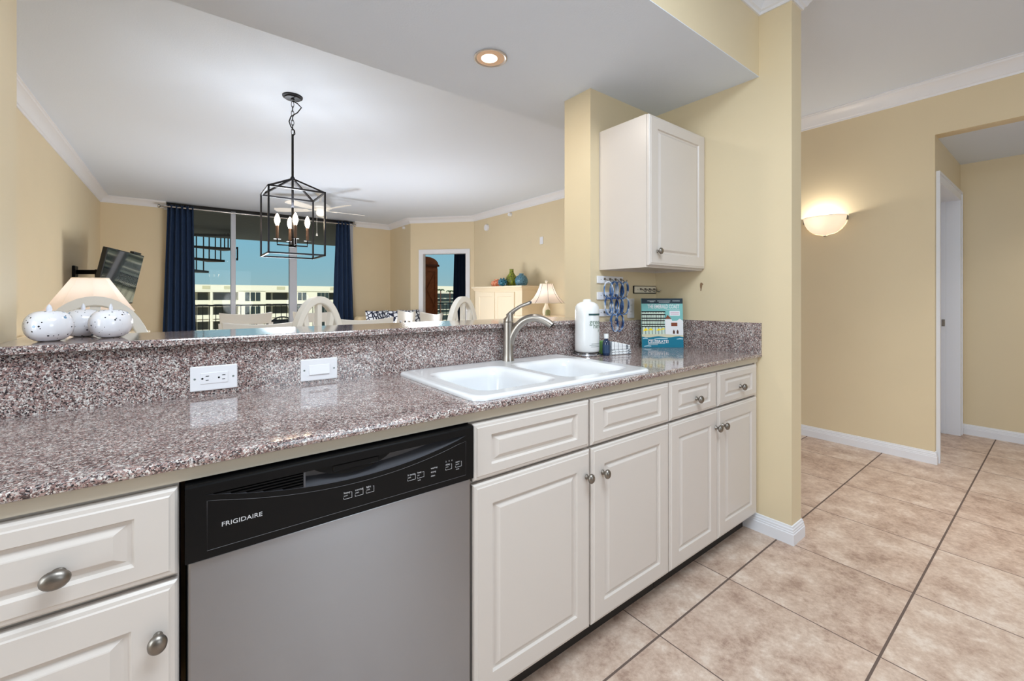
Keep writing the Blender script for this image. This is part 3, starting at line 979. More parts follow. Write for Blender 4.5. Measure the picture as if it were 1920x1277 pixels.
# raised-panel cabinet fronts facing -Y
def panel(mbx, x0, x1, z0, z1, y, fx, fz, th=0.019):
    def ring(ix, iz, yy):
        return [(x0 + ix, yy, z0 + iz), (x1 - ix, yy, z0 + iz), (x1 - ix, yy, z1 - iz), (x0 + ix, yy, z1 - iz)]
    rr = [ring(0, 0, y + th), ring(0, 0, y + 0.007), ring(0.004, 0.004, y + 0.003), ring(0.010, 0.010, y + 0.002), ring(0.0125, 0.0125, y),
          ring(fx, fz, y), ring(fx + 0.004, fz + 0.004, y + 0.007), ring(fx + 0.010, fz + 0.010, y + 0.0075), ring(fx + 0.025, fz + 0.020, y + 0.0015), ring(fx + 0.027, fz + 0.022, y + 0.0008)]
    return mbx.rings(rr)


def knob(parent, x, y, z, a=0.0175, b=0.0145, tilt=0):
    m_ = Matrix.Translation((x, y, z)) @ Matrix.Rotation(R(tilt), 4, 'Y') @ Matrix.Rotation(R(90), 4, 'X')
    prof = [(0.0085, 0), (0.0085, 0.002), (0.006, 0.005), (0.0055, 0.012), (0.008, 0.0155), (0.0138, 0.018), (0.0162, 0.0215), (0.0155, 0.026), (0.0115, 0.030), (0.006, 0.0318), (0.0, 0.0322)]
    s = a / 0.0162
    return MB().lathe(prof, n=22, sx=s, sy=b / 0.0162, M=m_).build('knob', M['pewter'], parent, smooth=True, angle=60)


YD = 0.975          # door faces
def base_cabinet(label, x0, x1, doors, drawers, knobs_on_drawers=True):
    t = thing('base_cabinet', label, 'cabinet', ((x0 + x1) / 2, 1.25, 0), group='white base cabinets under the counter')
    mb = MB().box(x0 + 0.001, 1.003, 0.10, x0 + 0.02, 1.54, 0.868).box(x1 - 0.02, 1.003, 0.10, x1 - 0.001, 1.54, 0.868)
    mb.box(x0 + 0.02, 1.003, 0.10, x1 - 0.02, 1.54, 0.12).box(x0 + 0.02, 1.52, 0.12, x1 - 0.02, 1.54, 0.868)
    mb.build('carcass', M['cab'], t)
    mb = MB().box(x0 + 0.001, 1.0005, 0.10, x1 - 0.001, 1.002, 0.868)
    mb.build('face_frame', M['cab'], t)
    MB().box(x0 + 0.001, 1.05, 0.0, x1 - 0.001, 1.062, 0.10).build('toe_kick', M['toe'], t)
    for (a, b, kx, kz, ka, kb) in drawers:
        d = panel(MB(), a, b, 0.706, 0.861, YD, 0.058 if b - a > 0.3 else 0.05, 0.036).build('drawer', M['cab'], t)
        if kx is not None: knob(d, kx, YD + 0.001, kz, ka, kb)
    for (a, b, kx, kz, ka, kb) in doors:
        d = panel(MB(), a, b, 0.103, 0.696, YD, 0.062, 0.062).build('door', M['cab'], t)
        knob(d, kx, YD, kz, ka, kb)
    return t


base_cabinet('white base cabinet left of the dishwasher with one wide drawer', -0.47, -0.006, [(-0.465, -0.009, -0.036, 0.609, 0.0140, 0.0165)], [(-0.465, -0.009, -0.158, 0.768, 0.0185, 0.0150)])
base_cabinet('white base cabinet with two doors under the white sink', 0.614, 1.5385, [(0.617, 1.0755, 1.055, 0.611, 0.0135, 0.0160), (1.0835, 1.5355, 1.135, 0.606, 0.0135, 0.0160)],
             [(0.617, 1.072, None, 0, 0, 0), (1.0805, 1.5355, None, 0, 0, 0)])
base_cabinet('white base cabinet with two knobbed drawers beside the yellow wall', 1.5395, 2.325, [(1.542, 1.921, 1.900, 0.616, 0.0155, 0.0165), (1.926, 2.320, 1.962, 0.616, 0.0155, 0.0165)],
             [(1.542, 1.912, 1.737, 0.770, 0.0165, 0.0165), (1.928, 2.320, 2.135, 0.772, 0.0165, 0.0165)])
tag(MB().box(-1.58, 0.985, 0.8685, 2.348, 1.005, 0.8940).build('filler_strip', M['strip']), 'long cream filler strip between the granite counter and the cabinets', 'trim strip')
tag(MB().box(2.326, 0.992, 0.10, 2.348, 1.01, 0.868).build('filler_strip', M['cab']), 'narrow upright white filler between the last cabinet and yellow wall', 'trim strip')


# ------------------------------------------------------------------ dishwasher
def dishwasher():
    t = thing('dishwasher', 'stainless steel dishwasher with black control panel between the base cabinets', 'dishwasher', (0.305, 1.25, 0))
    X0, X1 = 0.0015, 0.6105
    mb = MB().box(X0 + 0.003, 1.0, 0.0, X1 - 0.003, 1.55, 0.865)
    mb.build('tub', M['blackm'], t)
    MB().rbox(X0 + 0.004, 0.974, 0.105, X1 - 0.004, 1.0, 0.7225, 0.004, 2).build('door_panel', M['steel'], t)
    MB().box(X0 + 0.01, 1.04, 0.0, X1 - 0.01, 1.05, 0.10).build('kick_plate', M['blackm'], t)
    # control panel with the lens-shaped hand recess
    yf = 0.966
    zt_, zb_ = 0.8625, 0.7235
    def lens(n=24):
        up = [(0.031 + (0.589 - 0.031) * i / n, 0.8415) for i in range(n + 1)]
        lo = []
        for i in range(1, n):
            s = 1 - i / n
            x = 0.031 + (0.589 - 0.031) * s
            lo.append((x, 0.8415 - 0.0385 * (1 - (2 * s - 1.02) ** 2) ** 1.0))
        return up + lo
    L = lens()
    bm = bmesh.new()
    outer = [(X0, zb_), (X1, zb_), (X1, zt_ - 0.004), (X0, zt_ - 0.004)]
    ov = [bm.verts.new((x, yf, z)) for x, z in outer]
    iv = [bm.verts.new((x, yf, z)) for x, z in L]
    es = [bm.edges.new((ov[i], ov[(i + 1) % 4])) for i in range(4)] + [bm.edges.new((iv[i], iv[(i + 1) % len(iv)])) for i in range(len(iv))]
    bmesh.ops.triangle_fill(bm, use_beauty=True, edges=es)
    mb = MB().addbm(bm)
    # returns: top roll, sides, bottom
    mb.xprism([(yf, zt_ - 0.004), (yf + 0.001, zt_ - 0.001), (yf + 0.004, zt_), (yf + 0.034, zt_), (yf + 0.034, zt_ - 0.004)], X0, X1)
    mb.box(X0, yf + 0.0005, zb_, X0 + 0.003, yf + 0.034, zt_ - 0.004).box(X1 - 0.003, yf + 0.0005, zb_, X1, yf + 0.034, zt_ - 0.004)
    mb.box(X0 + 0.003, yf + 0.0005, zb_, X1 - 0.003, yf + 0.034, zb_ + 0.003)
    mb.build('control_panel', M['black'], t)
    # recess: walls run inward from the lens rim to a flat back
    n = len(L)
    back = [(x, yf + 0.026, min(0.8415, z + (0.014 if z < 0.8414 else 0))) for x, z in L]
    mb = MB().rings([[(x, yf + 0.0002, z) for x, z in L], [(x, yf + 0.008, z + (0.0012 if z < 0.8414 else 0)) for x, z in L], back], cap0=False, cap1=True)
    mb.build('handle_recess', M['glossdark'], t, smooth=True, angle=50)
    # dark latch pocket, catch block
    pts = [(0.215 + 0.172 * i / 12, 0.8415) for i in range(13)] + [(0.387 - 0.172 * i / 12, 0.8415 - 0.026 * math.sin(math.pi * i / 12) ** 0.8) for i in range(1, 12)]
    MB().rings([[(x, yf + 0.006, z) for x, z in pts], [(x, yf + 0.020, z) for x, z in pts]]).build('latch_pocket', M['blackm'], t)
    MB().rbox(0.256, yf + 0.002, 0.826, 0.356, yf + 0.018, 0.8405, 0.002, 1).build('latch', M['black'], t)
    # vent louvres in the left third
    for k in range(5):
        zz = 0.8385 - 0.0058 * k
        xa = 0.040 + 0.020 * k + 0.002 * k * k
        MB().add([(xa, yf + 0.001, zz), (0.197, yf + 0.001, zz), (0.197, yf + 0.012, zz + 0.002), (xa, yf + 0.012, zz + 0.002),
                  (xa, yf + 0.001, zz - 0.0022), (0.197, yf + 0.001, zz - 0.0022), (0.197, yf + 0.012, zz - 0.0002), (xa, yf + 0.012, zz - 0.0002)],
                 [(0, 1, 2, 3), (7, 6, 5, 4), (0, 4, 5, 1), (1, 5, 6, 2), (2, 6, 7, 3), (3, 7, 4, 0)]).build('vent_louver', M['black'], t)
    MB().box(0.197, yf + 0.001, 0.809, 0.2005, yf + 0.014, 0.8412).build('vent_divider', M['glossdark'], t)
    # thin grey outline around the membrane panel
    def P(x, z): return (x, yf - 0.0002, z)
    mb = MB()
    low = [(x, z - 0.011) for x, z in L[25:]][::-1]
    loop = [P(0.034, 0.738), P(0.034, 0.830)] + [P(x, z) for x, z in low if 0.05 < x < 0.575 and z < 0.832] + [P(0.587, 0.826), P(0.587, 0.738)]
    mb.tube(loop, 0.00045, 5, closed=True)
    mb.build('membrane_outline', M['glossdark'], t)
    T = lambda x, z: (lambda p: Vector((x + p.x, yf - 0.0004 - p.z, z + p.y)))
    MB().text('FRIGIDAIRE', 0.0118, (lambda p: Vector((0.0555 + p.x * 1.12, yf - 0.0004 - p.z, 0.7755 + p.y))), 0.0002).build('brand_lettering', M['print'], t)
    def key(x, z, a, b, w=0.0175, h=0.0125, under=None):
        mb = MB().text(a, 0.0062, T(x, z + h - 0.001), 0.0001)
        mb.text(b, 0.0042, T(x, z + h - 0.0065), 0.0001)
        wa = len(a) * 0.0031
        pts = [(x + min(wa, w - 0.001), z + h), (x + w, z + h), (x + w, z), (x, z), (x, z + h - 0.0085)]
        for (p, q) in zip(pts, pts[1:]):
            mb.bar((p[0], yf - 0.0003, p[1]), (q[0], yf - 0.0003, q[1]), 0.0005)
        if under: mb.text(under, 0.0045, T(x + 0.001, z - 0.0065), 0.0001)
        mb.build('button_print', M['print'], t)
    key(0.277, 0.7625, 'heavy', 'wash'); key(0.3015, 0.7625, 'normal', 'wash'); key(0.326, 0.7625, 'light', 'wash')
    key(0.425, 0.7640, 'hi temp', 'wash', 0.020); key(0.450, 0.7640, 'heat', 'dry', under='lock')
    key(0.527, 0.7650, 'delay', 'start'); key(0.556, 0.7650, 'start', 'cancel', under='drain')
    for k, w in enumerate(('washing', 'drying', 'clean')): MB().text(w, 0.0056, T(0.486, 0.7775 - 0.0095 * k), 0.0001).build('status_print', M['print'], t)
    for k, w in enumerate('2 4 6'.split()): MB().text(w, 0.0055, T(0.527 + 0.0085 * k, 0.7845), 0.0001).build('delay_print', M['print'], t)
    return t


dishwasher()


# ------------------------------------------------------------------ sink and faucet
def rrect(x0, y0, x1, y1, r, z, k=6):
    pts = []
    for cx_, cy_, a0 in ((x1 - r, y1 - r, 0), (x0 + r, y1 - r, 90), (x0 + r, y0 + r, 180), (x1 - r, y0 + r, 270)):
        for i in range(k + 1):
            a = R(a0 + 90 * i / k)
            pts.append((cx_ + r * math.cos(a), cy_ + r * math.sin(a), z))
    return pts


def sink():
    t = thing('sink', 'white double-bowl drop-in sink set in the granite counter', 'sink', (1.042, 1.265, ZT))
    x0, y0, x1, y1 = 0.632, 0.992, 1.454, 1.538
    mb = MB()
    r1 = rrect(x0, y0, x1, y1, 0.045, ZT + 0.0004)
    r2 = rrect(x0, y0, x1, y1, 0.045, ZT + 0.006)
    r3 = rrect(x0 + 0.003, y0 + 0.003, x1 - 0.003, y1 - 0.003, 0.043, ZT + 0.0105)
    r4 = rrect(x0 + 0.010, y0 + 0.010, x1 - 0.010, y1 - 0.010, 0.038, ZT + 0.0125)
    r5 = rrect(x0 + 0.030, y0 + 0.028, x1 - 0.030, y1 - 0.028, 0.030, ZT + 0.0115)
    mb.rings([r1, r2, r3, r4, r5], False, False)
    zd = ZT + 0.0115
    bowls = [(0.690, 1.050, 1.022, 1.425), (1.054, 1.050, 1.402, 1.425)]
    bm = bmesh.new()
    es = []
    def loop(pts):
        vs = [bm.verts.new(p) for p in pts]
        for i in range(len(vs)): es.append(bm.edges.new((vs[i], vs[(i + 1) % len(vs)])))
    loop(rrect(x0 + 0.030, y0 + 0.028, x1 - 0.030, y1 - 0.028, 0.030, zd))
    for b in bowls: loop(rrect(*b, 0.06, zd))
    bmesh.ops.triangle_fill(bm, use_beauty=True, edges=es)
    mb.addbm(bm)
    mb.build('rim', M['porcelain'], t, smooth=True, angle=50)
    for (a, b, c, d) in bowls:
        mb = MB()
        rr = []
        for ins, dz in ((0, 0), (0.007, -0.0015), (0.016, -0.006), (0.026, -0.016), (0.034, -0.034), (0.042, -0.14), (0.052, -0.168), (0.08, -0.182)):
            rr.append(rrect(a + ins, b + ins, c - ins, d - ins, max(0.02, 0.06 - ins * 0.3), zd + dz))
        mb.rings(rr, False, True)
        bo = mb.build('bowl', M['porcelain'], t, smooth=True, angle=60)
        MB().lathe([(0.0, 0.004), (0.018, 0.004), (0.022, 0.006), (0.042, 0.004), (0.045, 0.0)], ((a + c) / 2, (b + d) / 2, zd - 0.182), 24).build('drain', M['chrome'], bo, smooth=True)
    return t


sink()


def faucet():
    bx, by = 1.127, 1.500
    zb = ZT + 0.0118
    t = thing('faucet', 'brushed nickel single-lever faucet standing on the sink rim', 'faucet', (bx, by, zb))
    mb = MB().lathe([(0.0262, 0), (0.0262, 0.004), (0.0245, 0.010), (0.0230, 0.03), (0.0222, 0.08), (0.0222, 0.13), (0.0225, 0.168), (0.0215, 0.169)], (bx, by, zb), 28)
    mb.build('body', M['nickel'], t, smooth=True)
    # spout: splits off the body low, arcs over the bowls
    d = Vector((0.62, -0.785, 0)).normalized()
    pts = []
    ctrl = [(0.000, 0.045), (0.010, 0.085), (0.026, 0.125), (0.052, 0.160), (0.084, 0.182), (0.118, 0.1885), (0.150, 0.182), (0.178, 0.168), (0.192, 0.157)]
    rad = [0.014, 0.0175, 0.018, 0.0178, 0.0172, 0.0168, 0.0165, 0.016, 0.016]
    for i in range(len(ctrl) - 1):
        for q in range(4):
            u = q / 4
            p0 = ctrl[max(0, i - 1)]; p1 = ctrl[i]; p2 = ctrl[i + 1]; p3 = ctrl[min(len(ctrl) - 1, i + 2)]
            f = lambda a, b, c, e: 0.5 * (2 * b + (c - a) * u + (2 * a - 5 * b + 4 * c - e) * u * u + (3 * b - a - 3 * c + e) * u ** 3)
            s = f(p0[0], p1[0], p2[0], p3[0]); z = f(p0[1], p1[1], p2[1], p3[1])
            pts.append((Vector((bx, by, zb + z)) + d * s, rad[i] + (rad[i + 1] - rad[i]) * u))
    pts.append((Vector((bx, by, zb + ctrl[-1][1])) + d * ctrl[-1][0], rad[-1]))
    mb = MB().tube([p for p, _ in pts], [r for _, r in pts], 18)
    sp = mb.build('spout', M['nickel'], t, smooth=True, angle=50)
    e = pts[-1][0]; dv = (pts[-1][0] - pts[-3][0]).normalized()
    MB().cyl(e - dv * 0.001, e + dv * 0.004, 0.0115, 0.0105, 16).build('aerator', M['blackm'], sp, smooth=True)
    # slanted cap and lever
    mb = MB()
    n = 24
    lowr = [(bx + 0.0222 * math.cos(2 * math.pi * k / n), by + 0.0222 * math.sin(2 * math.pi * k / n), zb + 0.171) for k in range(n)]
    def slant(r, z, sl, off):
        return [(bx + d.x * off + r * math.cos(2 * math.pi * k / n), by + d.y * off + r * math.sin(2 * math.pi * k / n),
                 zb + z + sl * (math.cos(2 * math.pi * k / n) * d.x + math.sin(2 * math.pi * k / n) * d.y)) for k in range(n)]
    mb.rings([lowr, slant(0.0222, 0.176, 0.0, 0), slant(0.0215, 0.192, 0.010, 0.001), slant(0.015, 0.204, 0.014, 0.006), slant(0.004, 0.212, 0.004, 0.012)])
    P = lambda s, z: Vector((bx, by, zb + z)) + d * s
    mb.tube([P(0.000, 0.192), P(0.012, 0.206), P(0.030, 0.222), P(0.055, 0.238), P(0.082, 0.248), P(0.098, 0.254)], [0.013, 0.0115, 0.0085, 0.0075, 0.0075, 0.0085], 14)
    h = mb.build('lever', M['nickel'], t, smooth=True, angle=50)
    MB().ell(P(0.099, 0.2545), 0.0065, 0.0065, 0.0065, 12, 8).build('lever_tip', M['glossdark'], h, smooth=True)
    return t


faucet()


# ------------------------------------------------------------------ outlets and switches
def plate_h(name, label, cat, x0, x1, z0, z1, y, kind):
    t = thing(name, label, cat, ((x0 + x1) / 2, y, z0))
    MB().rbox(x0, y - 0.006, z0, x1, y, z1, 0.0025, 2).build('cover_plate', M['white'], t)
    cx_, cz = (x0 + x1) / 2, (z0 + z1) / 2
    if kind == 'outlet':
        MB().rbox(cx_ - 0.034, y - 0.0078, cz - 0.0165, cx_ + 0.034, y - 0.0055, cz + 0.0165, 0.0012, 1).build('receptacle', M['white'], t)
        for ox in (-0.018, 0.022):
            mb = MB()
            mb.box(cx_ + ox - 0.003, y - 0.0081, cz + 0.0055, cx_ + ox + 0.005, y - 0.0076, cz + 0.0075)
            mb.box(cx_ + ox - 0.003, y - 0.0081, cz - 0.0065, cx_ + ox + 0.004, y - 0.0076, cz - 0.0045)
            mb.lathe([(0.0028, 0), (0.0028, 0.0005)], n=10, M=Matrix.Translation((cx_ + ox - 0.011, y - 0.0081, cz)) @ Matrix.Rotation(R(-90), 4, 'X'))
            mb.build('socket_slots', M['blackm'], t)
    else:
        MB().add([(cx_ - 0.033, y - 0.0065, cz - 0.0165), (cx_ + 0.033, y - 0.0065, cz - 0.0165), (cx_ + 0.033, y - 0.0065, cz + 0.0165), (cx_ - 0.033, y - 0.0065, cz + 0.0165),
                  (cx_ - 0.032, y - 0.0105, cz - 0.0155), (cx_ + 0.032, y - 0.0105, cz - 0.0155), (cx_ + 0.032, y - 0.0075, cz + 0.0155), (cx_ - 0.032, y - 0.0075, cz + 0.0155)],
                 [(0, 1, 2, 3), (4, 5, 6, 7), (0, 1, 5, 4), (1, 2, 6, 5), (2, 3, 7, 6), (3, 0, 4, 7)]).build('rocker', M['white'], t)
    for sx in (x0 + 0.011, x1 - 0.011):
        MB().lathe([(0.003, 0), (0.003, 0.0006)], n=10, M=Matrix.Translation((sx, y - 0.0064, cz)) @ Matrix.Rotation(R(-90), 4, 'X')).build('screw', M['greyprint'], t)
    return t


YB = 1.552
plate_h('power_outlet', 'white sideways power outlet on the granite backsplash above the dishwasher', 'outlet', 0.014, 0.130, 0.929, 1.001, YB, 'outlet')
plate_h('light_switch', 'white sideways rocker switch on the granite backsplash left of sink', 'light switch', 0.306, 0.422, 0.9235, 0.996, YB, 'switch')

# upright double plate on the yellow wall
t = thing('power_outlet', 'white upright outlet plate on yellow wall between key racks and magazine', 'outlet', (2.094, 1.587, 1.08))
MB().rbox(2.061, 1.581, 1.079, 2.127, 1.587, 1.194, 0.0025, 2).build('cover_plate', M['white'], t)
MB().rbox(2.078, 1.579, 1.10, 2.110, 1.582, 1.173, 0.001, 1).build('receptacle', M['white'], t)
for zc in (1.118, 1.155):
    MB().box(2.088, 1.5787, zc - 0.004, 2.090, 1.5792, zc + 0.004).box(2.098, 1.5787, zc - 0.004, 2.100, 1.5792, zc + 0.004).build('socket_slots', M['greyprint'], t)

# ------------------------------------------------------------------ upper cabinet
t = thing('wall_cabinet', 'white single-door wall cabinet hung in the corner under the soffit', 'cabinet', (2.085, 1.42, 1.35))
mb = MB().box(1.82, 1.284, 1.352, 1.838, 1.586, 2.112).box(2.33, 1.284, 1.352, 2.349, 1.586, 2.112).box(1.838, 1.284, 2.094, 2.33, 1.586, 2.112)
mb.box(1.838, 1.284, 1.366, 2.33, 1.575, 1.380).box(1.838, 1.575, 1.352, 2.33, 1.586, 2.094)
mb.box(1.838, 1.284, 1.352, 2.33, 1.296, 1.366)
mb.build('carcass', M['cab'], t)
d = panel(MB(), 1.8225, 2.347, 1.362, 2.110, 1.264, 0.066, 0.062).build('door', M['cab'], t)
knob(d, 1.885, 1.265, 1.433, 0.0165, 0.0165)


# ------------------------------------------------------------------ key racks and wristbands
def hook_rack(label, x0, x1, z0, z1, y, group, m=M['white'], hookx=None):
    t = thing('hook_rack', label, 'hook rack', ((x0 + x1) / 2, y, z0), group=group)
    MB().rbox(x0, y - 0.010, z0, x1, y, z1, 0.003, 2).build('board', m, t)
    if m is not M['white']: MB().box(x0 - 0.005, y - 0.006, z0 - 0.004, x1 + 0.004, y, z1 + 0.003).build('backing', M['toe'], t)
    n = 4
    xs = []
    for k in range(n):
        x = x0 + (x1 - x0) * (0.26 + 0.21 * k)
        xs.append(x)
        zz = (z0 + z1) / 2 + 0.004
        mb = MB().rbox(x - 0.0085, y - 0.013, zz - 0.006, x + 0.0085, y - 0.0095, zz + 0.006, 0.0015, 1)
        mb.tube([(x, y - 0.012, zz), (x + 0.002, y - 0.026, zz - 0.004), (x + 0.004, y - 0.034, zz - 0.014), (x + 0.008, y - 0.040, zz - 0.017), (x + 0.012, y - 0.044, zz - 0.010), (x + 0.013, y - 0.045, zz - 0.003)], 0.0026, 8)
        mb.build('hook', M['pewter'], t, smooth=True)
    MB().rbox(x0 + 0.026, y - 0.0108, (z0 + z1) / 2 - 0.0015, x0 + 0.030, y - 0.0098, (z0 + z1) / 2 + 0.004, 0.0004, 1).build('screw', M['pewter'], t)
    return xs


G = 'white key racks on the yellow wall'
racks = [(1.797, 2.017, 1.279, 1.320), (1.797, 2.017, 1.189, 1.231), (1.797, 2.017, 1.096, 1.137)]
lab = ['topmost white key rack on yellow wall, holding four blue wristbands', 'middle white key rack of three on yellow wall, with four wristbands', 'lowest white key rack of three on yellow wall, with two wristbands']
rx = [hook_rack(lab[i], *racks[i], 1.587, G) for i in range(3)]
hook_rack('empty four-hook rack on dark backing in the corner above the magazine', 2.125, 2.338, 1.228, 1.267, 1.587, None, mat('cream_board', (232, 224, 206), 0.4))

ring = []
for k in range(28):
    a = 2 * math.pi * k / 28
    ring.append((0.0265 * math.cos(a), 0.0, 0.050 * math.sin(a)))
mb = MB()
n = 28
for rr in ((1.0, -0.007), (1.0, 0.007), (0.83, 0.007), (0.83, -0.007)):
    mb.v += [Vector((p[0] * rr[0], rr[1], p[2] * (0.5 * rr[0] + 0.5))) for p in ring]
for i in range(4):
    for k in range(n):
        j = (k + 1) % n; i2 = (i + 1) % 4
        mb.f.append((i * n + k, i * n + j, i2 * n + j, i2 * n + k)); mb.m.append(0)
proto = mb.build('wristband', M['swirl'], None, smooth=True, angle=50, origin=(0, 0, 0))
spots = [(0, 0, 'first'), (0, 1, 'second'), (0, 2, 'third'), (0, 3, 'fourth'), (1, 0, 'first'), (1, 1, 'second'), (1, 2, 'third'), (1, 3, 'fourth'), (2, 1, 'second'), (2, 2, 'third')]
rown = ['topmost', 'middle', 'lowest']
for i, (rk, hk, nm) in enumerate(spots):
    o = proto if i == 0 else proto.copy()
    if i: C.objects.link(o)
    zz = (racks[rk][2] + racks[rk][3]) / 2 + 0.004 - 0.0145
    o.location = (rx[rk][hk] + 0.002 + 0.001 * (i % 3), 1.587 - 0.036, zz - 0.0475)
    o.rotation_euler = (R(4 - 3 * (i % 3)), R((-5, 3, -2, 6)[i % 4]), R((-34, -14, -26, -8, -20)[i % 5]))
    tag(o, 'blue and white wristband on the %s hook of the %s white key rack' % (nm, rown[rk]), 'wristband', 'blue wristbands hanging from the key racks')

# ------------------------------------------------------------------ things on the counter
tx, ty = 1.605, 1.478
t = thing('paper_towel_holder', 'low wire paper towel stand on the counter behind the sink', 'paper towel holder', (tx, ty, ZT))
mb = MB().tube([(tx + 0.075 * math.cos(2 * math.pi * k / 28), ty + 0.070 * math.sin(2 * math.pi * k / 28), ZT + 0.0045) for k in range(28)], 0.004, 8, closed=True)
mb.tube([(tx + 0.062 * math.cos(2 * math.pi * k / 28), ty + 0.060 * math.sin(2 * math.pi * k / 28), ZT + 0.010) for k in range(28)], 0.003, 8, closed=True)
mb.cyl((tx - 0.075, ty, ZT + 0.0055), (tx + 0.075, ty, ZT + 0.0055), 0.003).cyl((tx, ty - 0.07, ZT + 0.0055), (tx, ty + 0.07, ZT + 0.0055), 0.003)
mb.build('base_ring', M['chrome'], t, smooth=True)
MB().cyl((tx, ty, ZT + 0.004), (tx, ty, ZT + 0.014), 0.012).build('post_foot', M['chrome'], t, smooth=True)

t = thing('paper_towel_roll', 'wrapped white paper towel roll standing on its wire stand', 'paper towels', (tx, ty, ZT + 0.015))
zr = ZT + 0.0145
prof = [(0.045, 0.0), (0.0585, 0.004), (0.061, 0.012), (0.0612, 0.06), (0.0605, 0.14), (0.0600, 0.20), (0.0585, 0.226), (0.050, 0.240), (0.034, 0.249), (0.021, 0.252), (0.019, 0.262), (0.010, 0.265), (0.0, 0.265)]
mwrap = mat('plastic_wrap_white', (240, 242, 242), 0.28, coat=0.3, bump=0.5, bscale=45)
MB().lathe(prof, (tx, ty, zr), 40).build('wrapped_roll', mwrap, t, smooth=True, angle=60)
# print, wrapped on the cylinder; 0 faces the camera direction
fa = math.atan2(-ty, -tx) + 0.0


def wrap(u, z, rr=0.0618):
    def f(p):
        s = u + p.x
        a = fa + s / rr
        return Vector((tx + rr * math.cos(a), ty + rr * math.sin(a), zr + z + p.y))
    return f


mb = MB().text('green', 0.034, wrap(0.012, 0.142), 0.0, bold=-0.0002).text('herit', 0.034, wrap(0.030, 0.122), 0.0, bold=-0.0002)
mb.text('p', 0.020, wrap(0.064, 0.106), 0.0)
mb.build('lettering', M['ledgreen'], t)
segs = 12
mb = MB()
vs = []
for k in range(segs + 1):
    u = 0.008 + 0.075 * k / segs
    a = fa + u / 0.0617
    vs += [(tx + 0.0619 * math.cos(a), ty + 0.0619 * math.sin(a), zr + 0.185), (tx + 0.0619 * math.cos(a), ty + 0.0619 * math.sin(a), zr + 0.1935)]
mb.add(vs, [(2 * k, 2 * k + 2, 2 * k + 3, 2 * k + 1) for k in range(segs)])
mb.build('print_band', M['bankdark'], t)
mb = MB()
for k, (u0, z) in enumerate(((0.022, 0.045), (0.012, 0.038), (0.020, 0.031))):
    vs = []
    for q in range(9):
        a = fa + (u0 + 0.058 * q / 8) / 0.0617
        vs += [(tx + 0.0618 * math.cos(a), ty + 0.0618 * math.sin(a), zr + z), (tx + 0.0618 * math.cos(a), ty + 0.0618 * math.sin(a), zr + z + 0.002)]
    mb.add(vs, [(2 * q, 2 * q + 2, 2 * q + 3, 2 * q + 1) for q in range(8)])
a = fa - 0.035 / 0.0617
mb.build('fine_print', M['greyprint'], t)

bx, by = 1.664, 1.405
t = thing('soap_bottle', 'small dark blue soap bottle with white cap beside the paper towels', 'bottle', (bx, by, ZT))
MB().lathe([(0.0, 0.0), (0.0165, 0.0), (0.018, 0.003), (0.018, 0.062), (0.016, 0.071), (0.009, 0.078), (0.009, 0.084), (0, 0.084)], (bx, by, ZT + 0.0004), 22).build('body', M['soap'], t, smooth=True)
MB().lathe([(0.0115, 0.0), (0.0115, 0.021), (0.0105, 0.023), (0, 0.023)], (bx, by, ZT + 0.0845), 20).build('cap', M['cap'], t, smooth=True)
MB().lathe([(0.01815, 0.012), (0.01815, 0.055)], (bx, by, ZT), 22).build('label', mat('navy_label', (40, 66, 100), 0.4), t, smooth=True)
tag(MB().rbox(1.686, 1.448, ZT + 0.0006, 1.745, 1.478, ZT + 0.066, 0.006, 2).build('sponge', M['green']), 'green sponge standing behind the soap bottle', 'sponge')


def towel(name, label, x0, y0, x1, y1, z0, h, rot, wedge=0.0):
    t = thing(name, label, 'dishcloth', ((x0 + x1) / 2, (y0 + y1) / 2, z0), group='folded dishcloths beside the soap bottle')
    cx_, cy_ = (x0 + x1) / 2, (y0 + y1) / 2
    w, d_ = (x1 - x0), (y1 - y0)
    mb = MB()
    nl = 2
    for k in range(nl):
        zz = h * k / nl
        prof = []
        hh = h / nl
        for a in range(-90, 91, 22):
            prof.append((-d_ / 2 - 0.0 + hh / 2 - math.cos(R(a)) * hh / 2, zz + hh / 2 + math.sin(R(a)) * hh / 2))
        prof += [(d_ / 2 - 0.004, zz + hh), (d_ / 2, zz + hh / 2), (d_ / 2 - 0.004, zz)]
        prof = [(p[0], p[1]) for p in prof]
        n0 = len(mb.v)
        mb.xprism(prof, -w / 2, w / 2)
        for v in mb.v[n0:]:
            if wedge and v.z > zz + hh * 0.55:
                v.z += wedge * (0.5 - v.x / w) * (1.0 if k == nl - 1 else 0.5)
    Mx = Matrix.Translation((cx_, cy_, z0)) @ Matrix.Rotation(R(rot), 4, 'Z')
    mb.v = [Mx @ v for v in mb.v]
    mb.build('cloth', M['cloth'], t, smooth=True, angle=45)
    return t


towel('dishcloth', 'bottom folded white dishcloth with grey checks on the counter', 1.692, 1.372, 1.812, 1.452, ZT + 0.0005, 0.024, -12)
towel('dishcloth', 'upper folded white dishcloth lying on the other dishcloth', 1.690, 1.374, 1.808, 1.454, ZT + 0.025, 0.022, -14, wedge=0.024)


